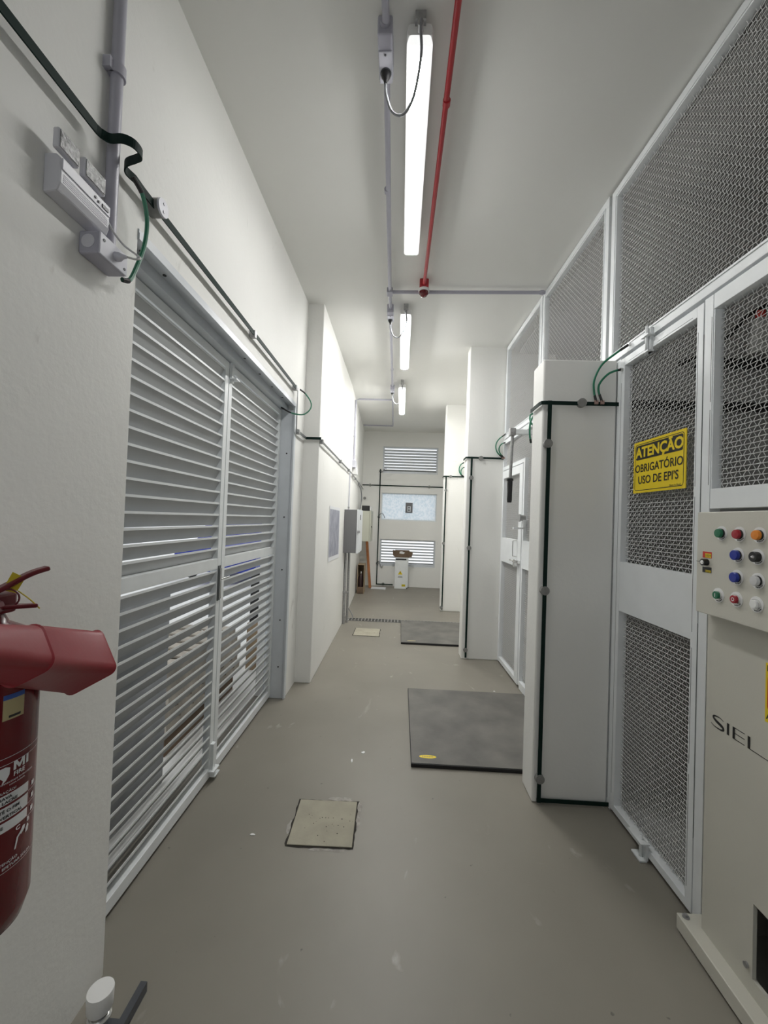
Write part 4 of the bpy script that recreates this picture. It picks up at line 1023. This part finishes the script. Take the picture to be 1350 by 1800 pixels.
# flecks of plaster on the floor
fl = [(-.62, 1.86, .012, .007), (.90, 3.45, .02, .01), (.93, 3.52, .012, .012), (.86, 3.60, .010, .012), (-.24, 2.47, .006, .02), (-.18, 2.56, .012, .014)]
for i, (x, y, a, b_) in enumerate(fl):
    n = 9; rnd = random.Random(i)
    pts = [(x + a * math.cos(2 * pi * k / n) * rnd.uniform(.5, 1.1), y + b_ * math.sin(2 * pi * k / n) * rnd.uniform(.5, 1.1), .0005) for k in range(n)]
    tag(MB().prism(pts, (0, 0, .002)).build('plaster_fleck', WHT), ['white plaster fleck in front of the louvred doors', 'white plaster fleck on the floor between near mat and far gate', 'white plaster fleck on the floor between near mat and far gate', 'white plaster fleck on the floor between near mat and far gate', 'pale plaster fleck on the floor just beyond near inspection cover', 'pale plaster fleck on the floor just beyond near inspection cover'][i], 'fleck', [None, 'plaster flecks by far gate', 'plaster flecks by far gate', 'plaster flecks by far gate', 'plaster flecks beyond the near cover', 'plaster flecks beyond the near cover'][i])

# ================================================================== far left: panels, poster, clutter
t = thing('wall_plan', 'grey printed plan sheet taped on the stepped wall', 'poster', (XS, 4.63, 1.27))
xa = lambda y: w3x(y) + .003
v = [(4.24, .985), (5.03, .965), (5.0, 1.568), (4.235, 1.572)]
wpart(MB().prism([(xa(y), y, z) for y, z in v], (.0015, 0, 0)), 'sheet', PAPW, t)
v = [(4.27, 1.03), (4.98, 1.01), (4.95, 1.535), (4.265, 1.54)]
wpart(MB().prism([(xa(y) + .0016, y, z) for y, z in v], (.0006, 0, 0)), 'print', PAPER, t)

t = thing('electrical_cabinet', 'dark grey electrical panel on the stepped wall', 'panel', (w3x(5.6), 5.7, .98))
wpart(MB().box(w3x(5.98) + .001, -.585, 5.45, 5.98, .985, 1.565), 'enclosure', GPAN, t, .004)
wpart(MB().box(-.582, -.555, 5.445, 5.985, .98, 1.57), 'door', PGREY, t, .004)
wpart(MB().box(-.570, -.535, 5.425, 5.46, 1.255, 1.29), 'latch', GALV, t, .003)
wpart(MB().box(-.555, -.553, 5.62, 5.72, 1.43, 1.50), 'label_plate', BLK, t)
t = thing('conduit', 'pair of grey conduits from dark panel down to the floor', 'conduit', (w3x(5.6), 5.6, 0))
for x_, y_ in ((.020, 5.52), (.055, 5.60)):
    wpart(MB().cyl((w3x(y_) + x_, y_ + .1, .0), (w3x(y_) + x_, y_ + .1, .985), .018, n=14), 'pipe', GALV, t)
wpart(MB().box(w3x(5.6), w3x(5.6) + .08, 5.60, 5.62, .42, .45), 'saddle_clamp', GALV, t)
pvc('conduit', 'thin white conduit rising from the dark panel top', [(w3x(5.8) + .016, 5.78, 1.56), (w3x(5.8) + .016, 5.78, 2.10)], .009, PVCW, [((w3x(5.8) + .016, 5.78, 1.60), (0, 0, 1))], clampm=GALV)
t = thing('outlet_box', 'pale outlet with plug on the stepped wall below conduit', 'outlet', (w3x(6.3), 6.3, 2.25))
wpart(MB().box(w3x(6.3) - .003, w3x(6.3) + .05, 6.22, 6.38, 2.23, 2.35), 'body', PVCW, t, .005)
wpart(MB().box(w3x(6.3) - .003, w3x(6.3) + .07, 6.30, 6.46, 2.13, 2.225), 'transformer', WHT, t, .005)
t = tag(MB().tube(spline([(w3x(6.4) + .06, 6.42, 2.14), (w3x(6.6) + .05, 6.55, 2.30), (w3x(6.5) + .03, 6.46, 2.46), (w3x(6.4) + .04, 6.36, 2.36)], 6), .006, 8).build('white_cable', CORDW), 'thin white cable looping around outlet on the stepped wall', 'cable')

t = thing('electrical_cabinet', 'cream electrical panel on the stepped wall beyond grey one', 'panel', (w3x(8), 8, 1.02))
wpart(MB().box(w3x(7.75) + .001, -.585, 7.75, 8.28, 1.02, 1.60), 'enclosure', CPAN, t, .004)
wpart(MB().box(-.582, -.558, 7.745, 8.285, 1.015, 1.605), 'door', CPAN, t, .004)
wpart(MB().cyl((-.558, 7.82, 1.30), (-.545, 7.82, 1.30), .014, n=12), 'lock', BLK, t)
t = thing('black_device', 'black device with white face on top of the cream panel', 'device', (-.65, 7.95, 1.60))
wpart(MB().box(-.745, -.595, 7.80, 8.15, 1.606, 1.70), 'body', BLK, t, .008)
wpart(MB().box(-.595, -.575, 7.82, 8.12, 1.61, 1.69), 'face', WHT, t, .004)
t = tag(MB().tube(spline([(w3x(7.6) + .02, 7.55, 2.08), (w3x(7.8) + .05, 7.8, 1.98), (w3x(7.9) + .06, 7.9, 1.82), (w3x(7.9) + .05, 7.85, 1.68), (w3x(7.9) + .04, 7.80, 1.612)], 6), .009, 8).build('grey_cable', CORD), 'grey green cable hanging from wall strip to cream panel', 'cable')
tag(MB().cyl((-.80, YE, 1.90), (-.80, YE - .02, 1.90), .03, n=20).build('wall_sensor', DISC), 'small round grey sensor on the end wall above cream panel', 'sensor')

t = tag(MB().hexa([(-.745, 8.86, 1.03), (-.745, 8.90, 1.03), (-.690, 8.86, 1.03), (-.690, 8.90, 1.03), (-.622, 8.62, .002), (-.622, 8.66, .002), (-.566, 8.62, .002), (-.566, 8.66, .002)]).build('timber_plank', WOOD, None, .002), 'orange timber plank leaning in the corner under cream panel', 'plank')
t = thing('open_box', 'narrow open cardboard box standing in the far left corner', 'box', (-.75, 7.95, 0))
x0, x1, y0, y1 = -.795, -.665, 7.90, 8.22
wpart(MB().box(x0, x0 + .006, y0, y1, .001, .56).box(x1 - .006, x1, y0, y1, .001, .56).box(x0 + .006, x1 - .006, y1 - .006, y1, .001, .56).box(x0 + .006, x1 - .006, y0, y1 - .006, .001, .007).box(x0 + .006, x1 - .006, y0, y1 - .006, .554, .56), 'carton', CARD, t)
wpart(MB().box(x0 + .006, x1 - .006, y0, y0 + .006, .001, .13), 'front_flap', CARDD, t)
t = thing('bottle', 'dark bottle with silver top inside the open cardboard box', 'bottle', (-.735, 8.03, .008))
wpart(MB().lathe((-.735, 8.03, .008), [(0, 0), (.042, 0), (.045, .02), (.045, .30), (.03, .34), (.018, .36), (0, .36)], 20), 'bottle', BROWN, t)
wpart(MB().lathe((-.735, 8.03, .368), [(0, 0), (.022, 0), (.024, .03), (.016, .05), (0, .052)], 16), 'cap', CHRM, t)

t = thing('electrical_enclosure', 'white floor enclosure with warning triangle against the end wall', 'enclosure', (.05, 8.8, 0))
wpart(MB().box(-.075, .20, 8.66, 8.94, .03, .66), 'body', WMET, t, .005)
wpart(MB().box(-.085, .165, 8.635, 8.658, .004, .60), 'door', WMET, t, .005)
wpart(MB().box(-.07, .155, 8.652, 8.662, .605, .635), 'gap', BLK, t)
tri = MB().add([(.033, 8.6338, .385), (-.015, 8.6338, .305), (.081, 8.6338, .305)], [(0, 1, 2)]); wpart(tri, 'warning_triangle', YEL, t)
bolt = MB().add([(.03 + a, 8.633, .31 + b_) for a, b_ in [(.005, .055), (-.008, .028), (.001, .028), (-.004, .004), (.014, .034), (.004, .034), (.012, .055)]], [tuple(range(7))]); wpart(bolt, 'bolt_symbol', BLK, t)
wpart(MB().box(-.01, .08, 8.6335, 8.635, .258, .268).box(-.015, .082, 8.6335, 8.635, .238, .246), 'caption', GPAN, t)
wpart(MB().box(.07, .145, 8.6335, 8.635, .055, .10), 'yellow_label', YELT, t)
t = thing('torn_cardboard', 'torn brown cardboard box on top of the white enclosure', 'box', (.05, 8.8, .66))
wpart(MB().box(-.09, .215, 8.66, 8.92, .661, .80).prism([(-.13, 8.65, .70), (-.085, 8.65, .665), (-.085, 8.65, .79), (-.14, 8.65, .80)], (0, .2, 0)).prism([(.215, 8.65, .68), (.26, 8.65, .67), (.285, 8.65, .765), (.215, 8.65, .78)], (0, .2, 0)), 'carton', CARDD, t)
wpart(MB().prism([(.0, 8.657, .745), (.09, 8.657, .735), (.12, 8.657, .765), (.06, 8.657, .79), (.01, 8.657, .785)], (0, .002, 0)), 'torn_paper', PRNT, t)
